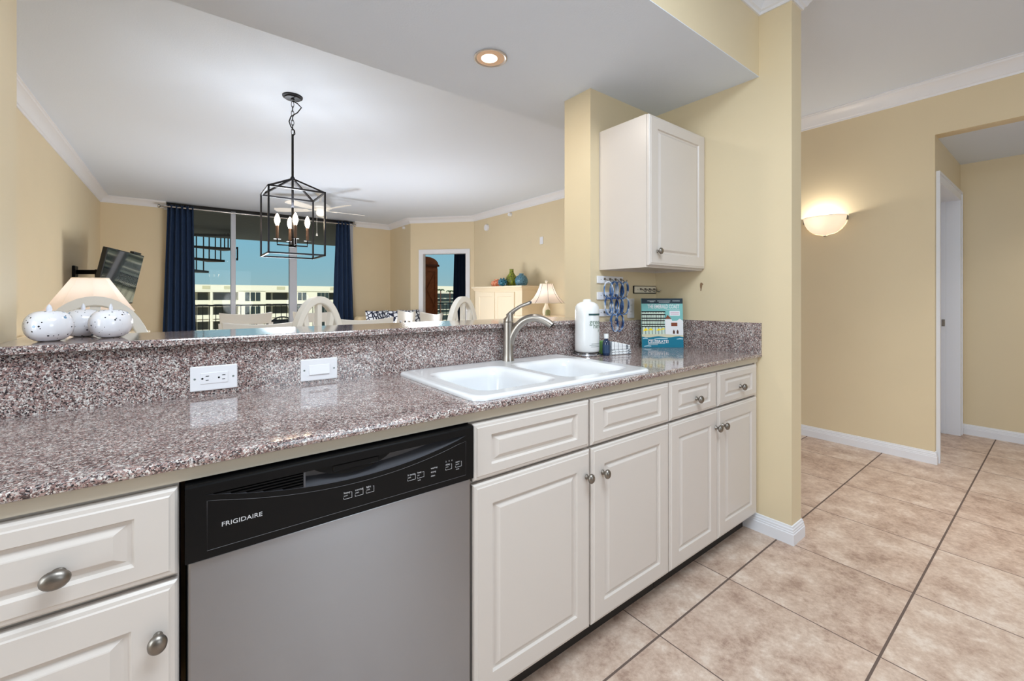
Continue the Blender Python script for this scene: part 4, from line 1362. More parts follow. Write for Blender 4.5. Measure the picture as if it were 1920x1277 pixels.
# magazine
def magazine():
    w, h, th = 0.2365, 0.281, 0.008
    ang = R(-37.43)
    t = thing('magazine', 'upright travel magazine with teal cover leaning in the counter corner', 'magazine', (2.077, 1.492, ZT + 0.0006))
    T0 = Matrix.Rotation(ang, 4, 'Z') @ Matrix.Rotation(R(-3.0), 4, 'X')
    t.rotation_euler = T0.to_euler()
    def part(mb, name, m):
        me = mb.build(name, m, None, origin=(0, 0, 0))
        me.location = (0, 0, 0)
        me.parent = t
        return me
    part(MB().box(0.002, 0.0006, 0.001, w - 0.001, th, h - 0.001), 'pages', M['paper'])
    cov = MB().box(0, 0, 0, w, 0.0006, h).box(0, th, 0, w, th + 0.0006, h).box(0, 0.0006, 0, 0.001, th, h)
    mcov = mat('cover_sky_teal', (128, 190, 188), 0.5, spec=0.2)
    part(cov, 'cover', mcov)
    def flat(lst, k, name, m):
        mb = MB()
        y = -0.0002 * k
        for poly in lst:
            pts = [(w * a, y, h * b) for a, b in poly]
            mb.add(pts, [tuple(range(len(pts)))])
        return part(mb, name, m)
    Rr = lambda a, b, c, d: [(a, b), (c, b), (c, d), (a, d)]
    flat([Rr(0, 0.893, 1, 1)], 1, 'header_band', mat('cover_slate', (44, 58, 68), 0.5, spec=0.2))
    sea = [(0, 0.0), (1, 0.0), (1, 0.215)] + [(1 - k / 10, 0.218 + 0.012 * math.sin(k * 1.3)) for k in range(1, 11)]
    flat([[(0, 0.18), (1, 0.18), (1, 0.30), (0, 0.30)]], 1, 'painted_beach', mat('cover_sand', (214, 208, 180), 0.5, spec=0.2))
    flat([sea], 2, 'painted_sea', mat('cover_sea', (30, 120, 146), 0.5, spec=0.2))
    wv = []
    for (x0, x1, z) in ((0.02, 0.14, 0.175), (0.30, 0.62, 0.17), (0.84, 0.99, 0.165), (0.05, 0.22, 0.02)):
        wv.append([(x0, z), ((x0 + x1) / 2, z + 0.006), (x1, z + 0.002), (x1, z + 0.018), ((x0 + x1) / 2, z + 0.026), (x0, z + 0.012)])
    flat(wv, 3, 'painted_foam', mat('cover_foam', (176, 210, 222), 0.5, spec=0.2))
    # left building: pale block with black balcony grid
    flat([Rr(0.0, 0.27, 0.55, 0.735)], 2, 'painted_condo', mat('cover_condo', (206, 220, 206), 0.5, spec=0.2))
    grid = []
    for z in (0.72, 0.66, 0.585, 0.535, 0.46, 0.415):
        grid.append(Rr(0.0, z, 0.575, z + 0.022))
    for k in range(15):
        x = 0.01 + 0.039 * k
        grid.append([(x, 0.70), (x + 0.011, 0.70), (x + 0.02, 0.735), (x + 0.009, 0.735)])
        grid.append([(x + 0.012, 0.44), (x + 0.020, 0.44), (x + 0.006 + 0.01 * (k % 3), 0.67), (x - 0.003 + 0.01 * (k % 3), 0.67)])
        if k % 2 == 0: grid.append(Rr(x, 0.27, x + 0.012, 0.44))
    flat(grid, 3, 'painted_balconies', mat('cover_ink', (22, 24, 26), 0.5, spec=0.2))
    flat([[(0.02, 0.33), (0.09, 0.40), (0.16, 0.35)], [(0.15, 0.35), (0.215, 0.40), (0.28, 0.35)], [(0.33, 0.34), (0.41, 0.39), (0.48, 0.355)], [(0.44, 0.36), (0.51, 0.395), (0.585, 0.375)]], 4, 'painted_umbrellas', mat('cover_yellow', (246, 214, 22), 0.5, spec=0.2))
    mw = mat('cover_white', (232, 232, 234), 0.5, spec=0.2)
    flat([[(0.565, 0.27), (1.0, 0.25), (1.0, 0.545), (0.92, 0.585), (0.85, 0.545), (0.74, 0.54), (0.72, 0.575), (0.56, 0.575)]], 4, 'painted_house', mw)
    flat([[(0.57, 0.58), (0.72, 0.585), (0.625, 0.665)], Rr(0.71, 0.435, 0.86, 0.505)], 5, 'painted_roof', mat('cover_russet', (132, 74, 54), 0.5, spec=0.2))
    ar = []
    for x in (0.75, 0.84):
        ar.append([(x, 0.28), (x + 0.045, 0.28), (x + 0.045, 0.335), (x + 0.022, 0.365), (x, 0.335)])
    flat(ar, 5, 'painted_doors', mat('cover_brown', (84, 52, 40), 0.5, spec=0.2))
    flat([Rr(0.675, 0.645, 0.925, 0.748)], 4, 'cover_badge', mat('cover_badge_white', (232, 238, 242), 0.5, spec=0.2))
    ln = []
    for z in (0.712, 0.694, 0.672): ln.append(Rr(0.70, z, 0.905, z + 0.008))
    flat(ln, 5, 'badge_print', mat('cover_pink_print', (206, 150, 176), 0.5, spec=0.2))
    tm = MB()
    TT = lambda x, z, sx=1.0: (lambda p: Vector((w * x + p.x * sx, -0.0016 - p.z, h * z + p.y)))
    tm.text('THE EMERALD COAST', 0.0305, TT(0.145, 0.797, 0.60), 0.0001, bold=0.0005)
    part(tm, 'masthead_lettering', mw)
    part(MB().text('CELEBRATE!', 0.0225, TT(0.14, 0.095, 0.98), 0.0001, bold=0.0003), 'headline_lettering', mw)
    sl = []
    for (x0, x1, z) in ((0.14, 0.34, 0.945), (0.38, 0.70, 0.945), (0.75, 0.93, 0.945), (0.20, 0.30, 0.925), (0.42, 0.68, 0.917), (0.59, 0.92, 0.768), (0.145, 0.56, 0.077), (0.145, 0.38, 0.058), (0.145, 0.33, 0.158)):
        sl.append(Rr(x0, z, x1, z + 0.0085))
    flat(sl, 6, 'small_print', mat('cover_small_print', (206, 216, 220), 0.5, spec=0.2))
    return t


magazine()


# ------------------------------------------------------------------ speckled ceramics on the bar ledge
ZBAR = 1.087
def gourd(label, x, y, r, h, rot):
    t = thing('speckled_jar', label, 'jar', (x, y, ZBAR), group='speckled white lidded jars on the bar ledge')
    prof = []
    for i in range(15):
        a = -math.pi / 2 + math.pi * i / 14
        rr = r * max(0, math.cos(a)) ** 0.62
        zz = h / 2 + h / 2 * (math.sin(a) * (1 - 0.0 * i))
        prof.append((max(rr, 0.0), zz))
    prof[0] = (r * 0.42, 0.0); prof[1] = (r * 0.62, 0.004)
    prof[-1] = (0.0, h * 0.985)
    MB().lathe(prof, (x, y, ZBAR + 0.0004), 32, sx=1.0, sy=1.0).build('body', M['speckle'], t, smooth=True, angle=60)
    z = ZBAR + h * 0.98
    MB().lathe([(0.0045, -0.002), (0.0062, 0.004), (0.0055, 0.010), (0.003, 0.016), (0.0, 0.019)], (x, y, z), 14, sx=1.0, sy=0.7).build('finial', mat('milky_tip', (226, 228, 238), 0.3), t, smooth=True)
    t.rotation_euler = (0, 0, R(rot))
    return t


gourd('speckled white jar nearest the cream wall end on the bar ledge', -0.284, 1.652, 0.0482, 0.081, 20)
gourd('speckled white jar half hidden behind the other two on bar ledge', -0.237, 1.782, 0.0478, 0.081, 140)
gourd('speckled white jar with blue dots, farthest from the cream wall end', -0.168, 1.694, 0.0488, 0.081, 260)

# ------------------------------------------------------------------ recessed light in the soffit
lx, ly = 1.153, 1.674
t = thing('recessed_light', 'round recessed ceiling light glowing in the soffit above the sink', 'ceiling light', (lx, ly, ZS))
MB().lathe([(0.079, -0.0012), (0.079, -0.004), (0.074, -0.006), (0.068, -0.004), (0.064, -0.0012)], (lx, ly, ZS), 40).build('trim_ring', mat('satin_ring', (206, 200, 194), 0.3, metal=0.6), t, smooth=True)
MB().lathe([(0.066, -0.0030), (0.060, -0.0012), (0.052, -0.0008)], (lx, ly, ZS), 40).build('reflector', mat('warm_reflector', (236, 206, 178), 0.25, metal=0.5), t, smooth=True)
MB().lathe([(0.0, -0.0030), (0.030, -0.0034), (0.046, -0.0026), (0.052, -0.0016)], (lx - 0.004, ly + 0.004, ZS), 32).build('lamp_lens', M['canlens'], t, smooth=True)
dl_ = area('recessed_lamp', (lx, ly, ZS - 0.012), 0.10, 5, (1.0, 0.92, 0.82), spread=180)

# ------------------------------------------------------------------ lantern chandelier
cx, cy = 0.664, 3.642
t = thing('lantern_chandelier', 'black open-frame lantern chandelier with four lit candle bulbs', 'chandelier', (cx, cy, 1.5))
MB().lathe([(0.0, -0.03), (0.012, -0.03), (0.014, -0.022), (0.055, -0.020), (0.058, -0.012), (0.070, -0.010), (0.072, 0.0)], (cx, cy, ZC - 0.0002), 32).build('canopy', M['iron'], t, smooth=True)
zt_, zb_ = 2.70, 2.455
nlink = 7
for k in range(nlink):
    zc = zt_ - (zt_ - zb_) * (k + 0.5) / nlink
    hh = (zt_ - zb_) / nlink * 0.68
    pts = []
    for q in range(16):
        a = 2 * math.pi * q / 16
        s = 0.0095 * math.cos(a)
        pts.append((cx + (s if k % 2 == 0 else 0), cy + (0 if k % 2 == 0 else s), zc + hh * math.sin(a)))
    MB().tube(pts, 0.0022, 6, closed=True).build('chain_link', M['iron'], t, smooth=True)
wv = [(cx, cy, 2.71), (cx + 0.03, cy - 0.02, 2.69), (cx + 0.055, cy - 0.035, 2.66), (cx + 0.03, cy - 0.02, 2.62), (cx - 0.01, cy + 0.005, 2.59), (cx - 0.022, cy + 0.012, 2.55), (cx - 0.01, cy + 0.006, 2.51), (cx + 0.012, cy - 0.01, 2.48), (cx + 0.014, cy - 0.01, 2.455), (cx, cy, 2.44)]
MB().tube(wv, 0.0042, 7).build('cord', M['blackm'], t, smooth=True)
MB().cyl((cx, cy, 2.452), (cx, cy, 1.60), 0.0085, n=12).build('stem', M['iron'], t, smooth=True)
hw = 0.188; zt_, zb_, za = 1.995, 1.52, 2.112
mb = MB()
cs = [(cx - hw, cy - hw), (cx + hw, cy - hw), (cx + hw, cy + hw), (cx - hw, cy + hw)]
for i in range(4):
    a = cs[i]; b = cs[(i + 1) % 4]
    mb.bar((a[0], a[1], zb_ - 0.006), (a[0], a[1], zt_ + 0.006), 0.012)
    for z in (zb_, zt_): mb.bar((a[0], a[1], z), (b[0], b[1], z), 0.012)
    mb.bar((a[0], a[1], zt_), (cx, cy, za), 0.012)
mb.lathe([(0.012, -0.012), (0.018, 0), (0.012, 0.014)], (cx, cy, za), 12)
mb.build('lantern_frame', M['iron'], t)
MB().lathe([(0.0, 0.0), (0.026, 0.0), (0.028, 0.006), (0.028, 0.018), (0.014, 0.026), (0.0, 0.026)], (cx, cy, 1.585), 20).build('hub', M['blackm'], t, smooth=True)
for k in range(4):
    a = R(90 * k)
    px, py = cx + 0.105 * math.cos(a), cy + 0.105 * math.sin(a)
    mb = MB().tube([(cx + 0.02 * math.cos(a), cy + 0.02 * math.sin(a), 1.598), (px, py, 1.598), (px, py, 1.640)], 0.005, 8)
    mb.lathe([(0.0, 0.0), (0.026, 0.002), (0.026, 0.005), (0.0, 0.005)], (px, py, 1.638), 16)
    ar = mb.build('candle_arm', M['iron'], t)
    MB().cyl((px, py, 1.643), (px, py, 1.742), 0.0105, n=14).build('candle_sleeve', mat('candle_sleeve_bronze', (120, 96, 84), 0.4, metal=0.3), ar, smooth=True)
    MB().lathe([(0.009, 0), (0.012, 0.010), (0.019, 0.032), (0.0195, 0.046), (0.014, 0.068), (0.006, 0.086), (0.0, 0.094)], (px, py, 1.742), 16).build('candle_bulb', M['bulb'], ar, smooth=True)

# ------------------------------------------------------------------ ceiling fan
fx, fy = 1.61, 6.78
t = thing('ceiling_fan', 'white five-blade ceiling fan hanging in the living room', 'ceiling fan', (fx, fy, 2.4))
MB().lathe([(0.0, -0.055), (0.03, -0.055), (0.065, -0.02), (0.072, 0.0)], (fx, fy, ZC - 0.0002), 24).build('canopy', M['fan'], t, smooth=True)
MB().cyl((fx, fy, 2.69), (fx, fy, 2.59), 0.014).build('downrod', M['fan'], t, smooth=True)
MB().lathe([(0.0, 0.11), (0.05, 0.11), (0.10, 0.085), (0.135, 0.05), (0.14, 0.03), (0.125, 0.015), (0.125, 0.0), (0.08, -0.012), (0.0, -0.012)], (fx, fy, 2.495), 32).build('motor_housing', M['fan'], t, smooth=True)
MB().lathe([(0.0, 0.0), (0.03, 0.0), (0.055, 0.02), (0.06, 0.05), (0.05, 0.075), (0.0, 0.075)], (fx, fy, 2.405), 24).build('light_globe', M['globe'], t, smooth=True)
for k in range(5):
    a = R(2 + 72 * k)
    Mx = Matrix.Translation((fx, fy, 2.487)) @ Matrix.Rotation(a, 4, 'Z') @ Matrix.Rotation(R(12), 4, 'X')
    mb = MB()
    pts = [(0.17, -0.045), (0.30, -0.062), (0.55, -0.070), (0.635, -0.062), (0.655, -0.03), (0.655, 0.03), (0.635, 0.062), (0.55, 0.070), (0.30, 0.062), (0.17, 0.045)]
    mb.prism(pts, -0.003, 0.003, M=Mx)
    bl = mb.build('blade', M['fan'], t)
    MB().prism([(0.10, -0.012), (0.15, -0.014), (0.23, -0.032), (0.24, 0.0), (0.23, 0.032), (0.15, 0.014), (0.10, 0.012)], -0.010, -0.0035, M=Mx).build('blade_iron', M['fan'], bl)
MB().cyl((fx - 0.045, fy + 0.02, 2.47), (fx - 0.045, fy + 0.02, 2.15), 0.0018, n=6).lathe([(0.0, 0), (0.014, 0.005), (0.011, 0.025), (0.004, 0.045), (0, 0.046)], (fx - 0.045, fy + 0.02, 2.105), 12).build('pull_chain', M['fan'], t)

# ------------------------------------------------------------------ wall sconce
sx, sy, sz = XH, 1.263, 1.875
t = thing('wall_sconce', 'lit frosted half-bowl wall sconce on the tan hall wall', 'wall lamp', (sx, sy, sz - 0.16))
vs = []; fs = []
NU, NV = 20, 10
for j in range(NV + 1):
    v = j / NV
    rr = math.sqrt(max(0.0, 1 - v ** 2.0))
    for i in range(NU + 1):
        a = R(90 + 180 * i / NU)
        vs.append((sx - 0.004 + 0.135 * rr * math.cos(a), sy + 0.155 * rr * math.sin(a), sz - 0.155 * v))
for j in range(NV):
    for i in range(NU):
        a = j * (NU + 1) + i
        fs.append((a, a + 1, a + NU + 2, a + NU + 1))
o = MB().add(vs, fs).build('glass_bowl', M['frost'], t, smooth=True, angle=80)
o.modifiers.new('thickness', 'SOLIDIFY').thickness = 0.004
MB().box(sx - 0.014, sy - 0.06, sz - 0.11, sx - 0.0005, sy + 0.06, sz - 0.02).build('back_plate', M['pewter'], t)
MB().rbox(sx - 0.026, sy - 0.009, sz - 0.163, sx - 0.002, sy + 0.009, sz - 0.157, 0.002, 1).build('bottom_clip', M['pewter'], t)
for s in (-1, 1):
    MB().rbox(sx - 0.02, sy + s * 0.152 - 0.006, sz - 0.045, sx - 0.002, sy + s * 0.152 + 0.006, sz - 0.008, 0.002, 1).build('side_clip', M['pewter'], t)
K_SCONCE = point('sconce_light', (sx - 0.075, sy + 0.02, sz - 0.035), 5.5, (1.0, 0.92, 0.80), 0.025, t)


# ------------------------------------------------------------------ bar stools
def bar_stool():
    t = thing('bar_stool', 'x', 'bar stool', (0, 0, 0), group='white oval-back bar stools at the bar ledge')
    # local: seat centre at origin, bar side is -y, backrest plane at y=+0.17
    MB().lathe([(0.0, 0.66), (0.17, 0.66), (0.19, 0.675), (0.195, 0.69), (0.185, 0.705), (0.16, 0.712), (0.0, 0.715)], n=28).build('seat', M['chair'], t, smooth=True)
    # oval ring back
    cz, a, b = 0.935, 0.178, 0.272
    mb = MB()
    n = 44
    ro = []
    for (ka, kb, yy) in ((1, 1, 0.154), (1, 1, 0.192), (0.79, 0.855, 0.192), (0.79, 0.855, 0.154)):
        ro.append([(a * ka * math.cos(2 * math.pi * k / n), yy, cz + b * kb * math.sin(2 * math.pi * k / n)) for k in range(n)])
    mb.rings(ro + [ro[0]], False, False)
    bk = mb.build('back_ring', M['chair'], t, smooth=True, angle=35, bevel=0.006)
    # two splayed slats and a centre slat fan inside the oval
    for x0, x1, zt in ((-0.02, -0.098, 0.188), (0.02, 0.098, 0.188), (0.0, 0.001, 0.238)):
        MB().bar((x0, 0.173, cz - 0.21), (x1, 0.173, cz + zt), 0.03, 0.022).build('back_slat', M['chair'], bk)
    MB().rbox(-0.05, 0.155, 0.66, 0.05, 0.191, 0.73, 0.006, 1).build('back_bracket', M['chair'], t)
    for sx_ in (-1, 1):
        for sy_ in (-1, 1):
            MB().tube([(0.13 * sx_, 0.13 * sy_, 0.665), (0.19 * sx_, 0.19 * sy_, 0.0)], [0.02, 0.016], 10).build('leg', M['chair'], t, smooth=True)
    MB().tube([(0.185 * math.cos(2 * math.pi * k / 28), 0.185 * math.sin(2 * math.pi * k / 28), 0.25) for k in range(28)], 0.010, 8, closed=True).build('foot_ring', M['chair'], t, smooth=True)
    return t


bs = bar_stool()
for i, (x, y, rot, lb) in enumerate(((-0.272, 2.17, 2, 'white oval-back bar stool behind the speckled jars'),
                                     (0.66, 2.28, 34, 'white oval-back bar stool turned sideways below the lantern chandelier'),
                                     (1.50, 2.22, 29, 'white oval-back bar stool in front of the bedroom doorway'))):
    o = bs if i == 0 else copy_tree(bs)
    o.location = (x, y, 0); o.rotation_euler = (0, 0, R(rot)); o['label'] = lb

# ------------------------------------------------------------------ dining set
t = thing('dining_table', 'white dining table under the lantern chandelier, among the white chairs', 'table', (0.62, 3.66, 0))
MB().rbox(-0.25, 3.13, 0.725, 1.38, 4.20, 0.76, 0.006, 2).build('tabletop', M['chair'], t)
MB().box(-0.18, 3.20, 0.64, 1.33, 4.13, 0.7248).build('apron', M['chair'], t)
for x in (-0.17, 1.25):
    for y in (3.21, 4.05):
        MB().rbox(x, y, 0.0, x + 0.07, y + 0.07, 0.64, 0.004, 1).build('leg', M['chair'], t)


def dining_chair():
    t = thing('dining_chair', 'x', 'chair', (0, 0, 0), group='white rail-back dining chairs round the dining table')
    # local: faces -y, backrest at y=+0.2
    MB().rbox(-0.205, -0.2, 0.43, 0.205, 0.20, 0.465, 0.01, 2).build('seat', M['chair'], t)
    for x in (-0.18, 0.145):
        MB().rbox(x, -0.19, 0.0, x + 0.035, -0.155, 0.43, 0.004, 1).build('leg', M['chair'], t)
    for s in (-1, 1):
        mb = MB().bar((s * 0.178, 0.185, 0.0), (s * 0.178, 0.19, 0.46), 0.035, 0.035).bar((s * 0.178, 0.19, 0.46), (s * 0.192, 0.235, 0.97), 0.034, 0.034)
        mb.build('rear_leg', M['chair'], t)
    mb = MB()
    vs = []; fs = []
    N = 10
    for i in range(N + 1):
        u = -1 + 2 * i / N
        x = 0.205 * u * (1.0)
        y = 0.250 - 0.028 * (1 - u * u) * -1
        zt2 = 1.045 + 0.018 * u * u
        zb2 = 0.955 + 0.004 * u * u
        xb = 0.195 * u
        vs += [(x, y + 0.008, zt2), (x, y - 0.014, zt2), (xb, y - 0.018, zb2), (xb, y + 0.004, zb2)]
    for i in range(N):
        a = 4 * i
        for q in range(4):
            fs.append((a + q, a + (q + 1) % 4, a + 4 + (q + 1) % 4, a + 4 + q))
    fs += [(0, 1, 2, 3), (4 * N, 4 * N + 3, 4 * N + 2, 4 * N + 1)]
    mb.add(vs, fs)
    mb.build('top_rail', M['chair'], t, smooth=True, angle=30, bevel=0.004)
    for x in (-0.11, 0.0, 0.11):
        MB().bar((x, 0.19, 0.465), (x, 0.262, 0.965), 0.045, 0.014).build('slat', M['chair'], t)
    return t


dc = dining_chair()
for i, (x, y, rot, lb) in enumerate(((0.447, 4.27, 0, 'white dining chair across the table in front of the glass doors'),
                                     (1.03, 4.27, 0, 'white dining chair across the table, seen through the sideways bar stool'),
                                     (0.37, 3.10, 180, 'white dining chair on the near table side, left of the sideways stool'),
                                     (0.985, 3.20, 180, 'white dining chair on the near table side, right of the sideways stool'),
                                     (1.56, 4.14, -90, 'white dining chair at the table end beside the lattice pillows'),
                                     (1.53, 3.53, -90, 'white dining chair at the table end in front of the bedroom doorway'))):
    o = dc if i == 0 else copy_tree(dc)
    o.location = (x, y, 0); o.rotation_euler = (0, 0, R(rot)); o['label'] = lb


# ------------------------------------------------------------------ lamps
def table_lamp(straight=False):
    t = thing('table_lamp', 'x', 'lamp', (0, 0, 0), group='cream table lamps in the living room')
    MB().lathe([(0.0, 0.0), (0.065, 0.0), (0.068, 0.012), (0.05, 0.02), (0.06, 0.05), (0.055, 0.10), (0.030, 0.145), (0.020, 0.18), (0.016, 0.215), (0.012, 0.23)], n=20, sx=1, sy=0.8).build('base', M['lampbase'], t, smooth=True)
    MB().lathe([(0.0, 0.0), (0.052, 0.0), (0.058, 0.03), (0.05, 0.065), (0.03, 0.085), (0.0, 0.09)], (0, -0.012, 0.022), n=12, sx=0.92, sy=0.78, lobes=3, amp=0.08).build('base_relief', M['sage'], t, smooth=True)
    MB().cyl((0, 0, 0.23), (0, 0, 0.455), 0.005).build('harp', M['pewter'], t)
    prof = [(0.090, 0.262), (0.105, 0.21), (0.135, 0.14), (0.180, 0.07), (0.235, 0.012), (0.250, 0.0)]
    if straight: prof = [(0.108, 0.262), (0.160, 0.175), (0.212, 0.088), (0.264, 0.0)]
    n = 16
    vs = []; fs = []
    for r, z in prof:
        for k in range(n):
            a = 2 * math.pi * (k + 0.5) / n
            q = 1.0 if k % 2 == 0 else (0.93 if straight else 0.985)
            vs.append((r * q * math.cos(a), r * q * math.sin(a), 0.185 + z))
    for i in range(len(prof) - 1):
        for k in range(n):
            j = (k + 1) % n
            fs.append((i * n + k, i * n + j, (i + 1) * n + j, (i + 1) * n + k))
    sh = MB().add(vs, fs).build('lamp_shade', M['shade'], t, smooth=True, angle=20)
    for k in (() if straight else range(0, n, 2)):
        a = 2 * math.pi * (k + 0.5) / n
        MB().tube([(r * 1.006 * math.cos(a), r * 1.006 * math.sin(a), 0.185 + z) for r, z in prof], 0.0022, 5).build('seam', M['seam'], sh)
    for r, z in ((prof[0][0], 0.447), (prof[-1][0], 0.186)):
        MB().tube([(r * 0.985 * math.cos(2 * math.pi * k / 32), r * 0.985 * math.sin(2 * math.pi * k / 32), z) for k in range(32)], 0.0035, 6, closed=True).build('shade_trim', M['lampbase'], sh)
    if straight: return t
    MB().lathe([(0.006, 0), (0.008, 0.006), (0.018, 0.02), (0.02, 0.032), (0.012, 0.045), (0, 0.049)], (0, 0, 0.452), 14).build('finial', M['lampbase'], t, smooth=True)
    return t


tl = table_lamp()
tl.location = (3.95, 4.385, 0.934); tl['label'] = 'cream bell-shade table lamp lit on the console beside the cream cabinet'
tl2 = table_lamp(True)
tl2.location = (-0.585, 4.72, 0.905); tl2['label'] = 'cream table lamp with plain tapered shade lit behind the speckled jars'
point("lamp_light", (3.95, 4.385, 1.22), 1.4, (1.0, 0.95, 0.92), 0.04)
point("lamp_light", (-0.585, 4.72, 1.20), 1.5, (0.93, 0.95, 1.0), 0.04)
t = thing('side_table', 'cream side table under the lamp by the left living room wall', 'table', (-0.6, 4.7, 0))
MB().rbox(-0.98, 4.38, 0.875, -0.24, 5.05, 0.9045, 0.005, 2).build('tabletop', M['furn'], t)
for x in (-0.95, -0.32):
    for y in (4.42, 4.96):
        MB().box(x, y, 0.0, x + 0.05, y + 0.05, 0.875).build('leg', M['furn'], t)

# ------------------------------------------------------------------ cream cabinet, console, vases
t = thing('media_cabinet', 'tall cream cabinet with double doors along the right living room wall', 'cabinet', (4.16, 5.5, 0))
MB().box(3.92, 4.88, 0.0, 4.405, 6.15, 1.30).build('body', M['furn'], t)
mb = MB().xprism([(0, 0), (0, 0)], 0, 0) if False else MB()
mb.sweep([(4.405, 4.88), (3.92, 4.88), (3.92, 6.15), (4.405, 6.15)], [(0, 1.30), (0.012, 1.305), (0.03, 1.335), (0.045, 1.345), (0.045, 1.368), (0.0, 1.368)], side=1)
mb.box(3.92, 4.88, 1.30, 4.405, 6.15, 1.367)
mb.build('cornice', M['furn'], t)
def side_door(y0, y1, z0, z1, x):
    mb = MB()
    def ring(i, xx): return [(xx, y0 + i, z0 + i), (xx, y1 - i, z0 + i), (xx, y1 - i, z1 - i), (xx, y0 + i, z1 - i)]
    mb.rings([ring(0, x + 0.02), ring(0, x + 0.003), ring(0.003, x), ring(0.07, x), ring(0.076, x + 0.008), ring(0.09, x + 0.008)])
    return mb
for y0, y1, kn in ((5.56, 6.06, 5.60), (5.05, 5.545, 5.50)):
    dr = side_door(y0, y1, 0.72, 1.275, 3.90).build('door', M['furn'], t)
    MB().ell((3.89, kn, 0.80), 0.012, 0.012, 0.012).build('knob', M['pewter'], dr, smooth=True)
for y0, y1 in ((5.56, 6.06), (5.05, 5.545)):
    side_door(y0, y1, 0.08, 0.69, 3.90).build('door', M['furn'], t)
t = thing('console_table', 'cream console table carrying the lamp beside the cream cabinet', 'table', (4.16, 4.35, 0))
MB().rbox(3.74, 3.85, 0.90, 4.40, 4.86, 0.9335, 0.006, 2).build('tabletop', M['furn'], t)
MB().box(3.80, 3.92, 0.76, 4.38, 4.80, 0.8995).build('apron', M['furn'], t)
for x in (3.81, 4.32):
    for y in (3.93, 4.74):
        MB().box(x, y, 0.0, x + 0.05, y + 0.05, 0.76).build('leg', M['furn'], t)

ZV = 1.3685
def vase(name, label, y, prof, m, x=4.14):
    t = thing(name, label, 'vase', (x, y, ZV))
    o = MB().lathe(prof, (x, y, ZV), 28).build('body', m, t, smooth=True, angle=60)
    return t
vase('vase', 'lime green net-pattern bottle vase on top of the cream cabinet', 5.42, [(0.05, 0.0), (0.085, 0.02), (0.103, 0.07), (0.10, 0.115), (0.075, 0.165), (0.045, 0.20), (0.034, 0.225), (0.032, 0.262), (0.038, 0.275), (0.03, 0.275), (0.026, 0.23), (0.0, 0.2)], M['v_lime'])
vase('vase', 'round pale blue net-pattern vase on the cream cabinet, nearest the lamp', 5.17, [(0.05, 0.0), (0.085, 0.02), (0.100, 0.065), (0.098, 0.105), (0.075, 0.150), (0.045, 0.172), (0.034, 0.180), (0.034, 0.196), (0.026, 0.196), (0.024, 0.17), (0.0, 0.15)], M['v_pale'])
vase('vase', 'squat orange net-pattern vase on the cream cabinet, nearest the bedroom doorway', 5.83, [(0.05, 0.0), (0.085, 0.015), (0.098, 0.05), (0.088, 0.085), (0.055, 0.105), (0.036, 0.110), (0.036, 0.128), (0.026, 0.128), (0.0, 0.10)], M['v_orange'])
t = thing('urchin_sculpture', 'spiky teal ceramic ball between the orange and lime vases', 'ornament', (3.965, 5.42, ZV))
MB().ell((3.965, 5.42, ZV + 0.058), 0.056, 0.056, 0.058).build('ball', M['teal'], t, smooth=True)
mb = MB()
for i in range(34):
    zz = 1 - 2 * (i + 0.5) / 34; ph = i * 2.39996
    if zz < -0.62: continue
    v = Vector((math.sqrt(1 - zz * zz) * math.cos(ph), math.sqrt(1 - zz * zz) * math.sin(ph), zz))
    c0 = Vector((3.965, 5.42, ZV + 0.058))
    mb.tube([c0 + v * 0.05, c0 + v * 0.078], [0.014, 0.006], 6)
mb.build('spines', M['teal'], t, smooth=True)

# ------------------------------------------------------------------ sofa with pillows
for_legs = [(2.46, 6.9), (3.44, 6.9), (2.46, 7.76), (3.44, 7.76)]
t = thing('sofa', 'tan sofa in the far corner by the glass doors under lattice pillows', 'sofa', (2.95, 7.4, 0))
MB().rbox(2.42, 6.85, 0.12, 3.52, 7.85, 0.42, 0.03, 2).build('base', M['sofa'], t, smooth=True)
for x, y in for_legs: MB().box(x, y, 0.0, x + 0.06, y + 0.06, 0.125).build('leg', M['wood_dark'], t)
MB().rbox(2.42, 7.58, 0.42, 3.52, 7.86, 0.86, 0.06, 3).build('backrest', M['sofa'], t, smooth=True)
MB().rbox(2.36, 6.85, 0.12, 2.50, 7.84, 0.62, 0.04, 3).build('armrest', M['sofa'], t, smooth=True)
MB().rbox(2.51, 6.88, 0.425, 3.51, 7.56, 0.54, 0.04, 3).build('seat_cushion', M['sofa'], t, smooth=True)
for i, (x, y, rz, lb) in enumerate(((2.72, 7.44, 8, 'navy lattice pillow on the sofa nearest the glass doors'), (3.00, 7.21, -6, 'navy lattice pillow in the middle of the sofa, overlapping the other'), (3.30, 7.43, -3, 'navy lattice pillow on the sofa behind the end dining chair'))):
    mb = MB()
    N = 14
    vs = []; fs = []
    for side in (-1, 1):
        for j in range(N + 1):
            for k in range(N + 1):
                u = -1 + 2 * k / N; v = -1 + 2 * j / N
                th = 0.075 * (max(0, 1 - u ** 4) * max(0, 1 - v ** 4)) ** 0.5
                pin = 1 - 0.06 * (1 - abs(u)) * abs(v) ** 6 
                vs.append((0.215 * u * (1 - 0.05 * (1 - v * v) * 0), side * th, 0.215 * v * pin))
    for sd in range(2):
        o0 = sd * (N + 1) ** 2
        for j in range(N):
            for k in range(N):
                a = o0 + j * (N + 1) + k
                fs.append((a, a + 1, a + N + 2, a + N + 1))
    Mx = Matrix.Translation((x, y, 0.755)) @ Matrix.Rotation(R(rz), 4, 'Z') @ Matrix.Rotation(R(-14), 4, 'X')
    o = MB().add(vs, fs, Mx).build('pillow', M['lattice'], None, smooth=True, angle=80, origin=(x, y, 0.755))
    tag(o, lb, 'pillow', 'navy lattice pillows on the sofa')

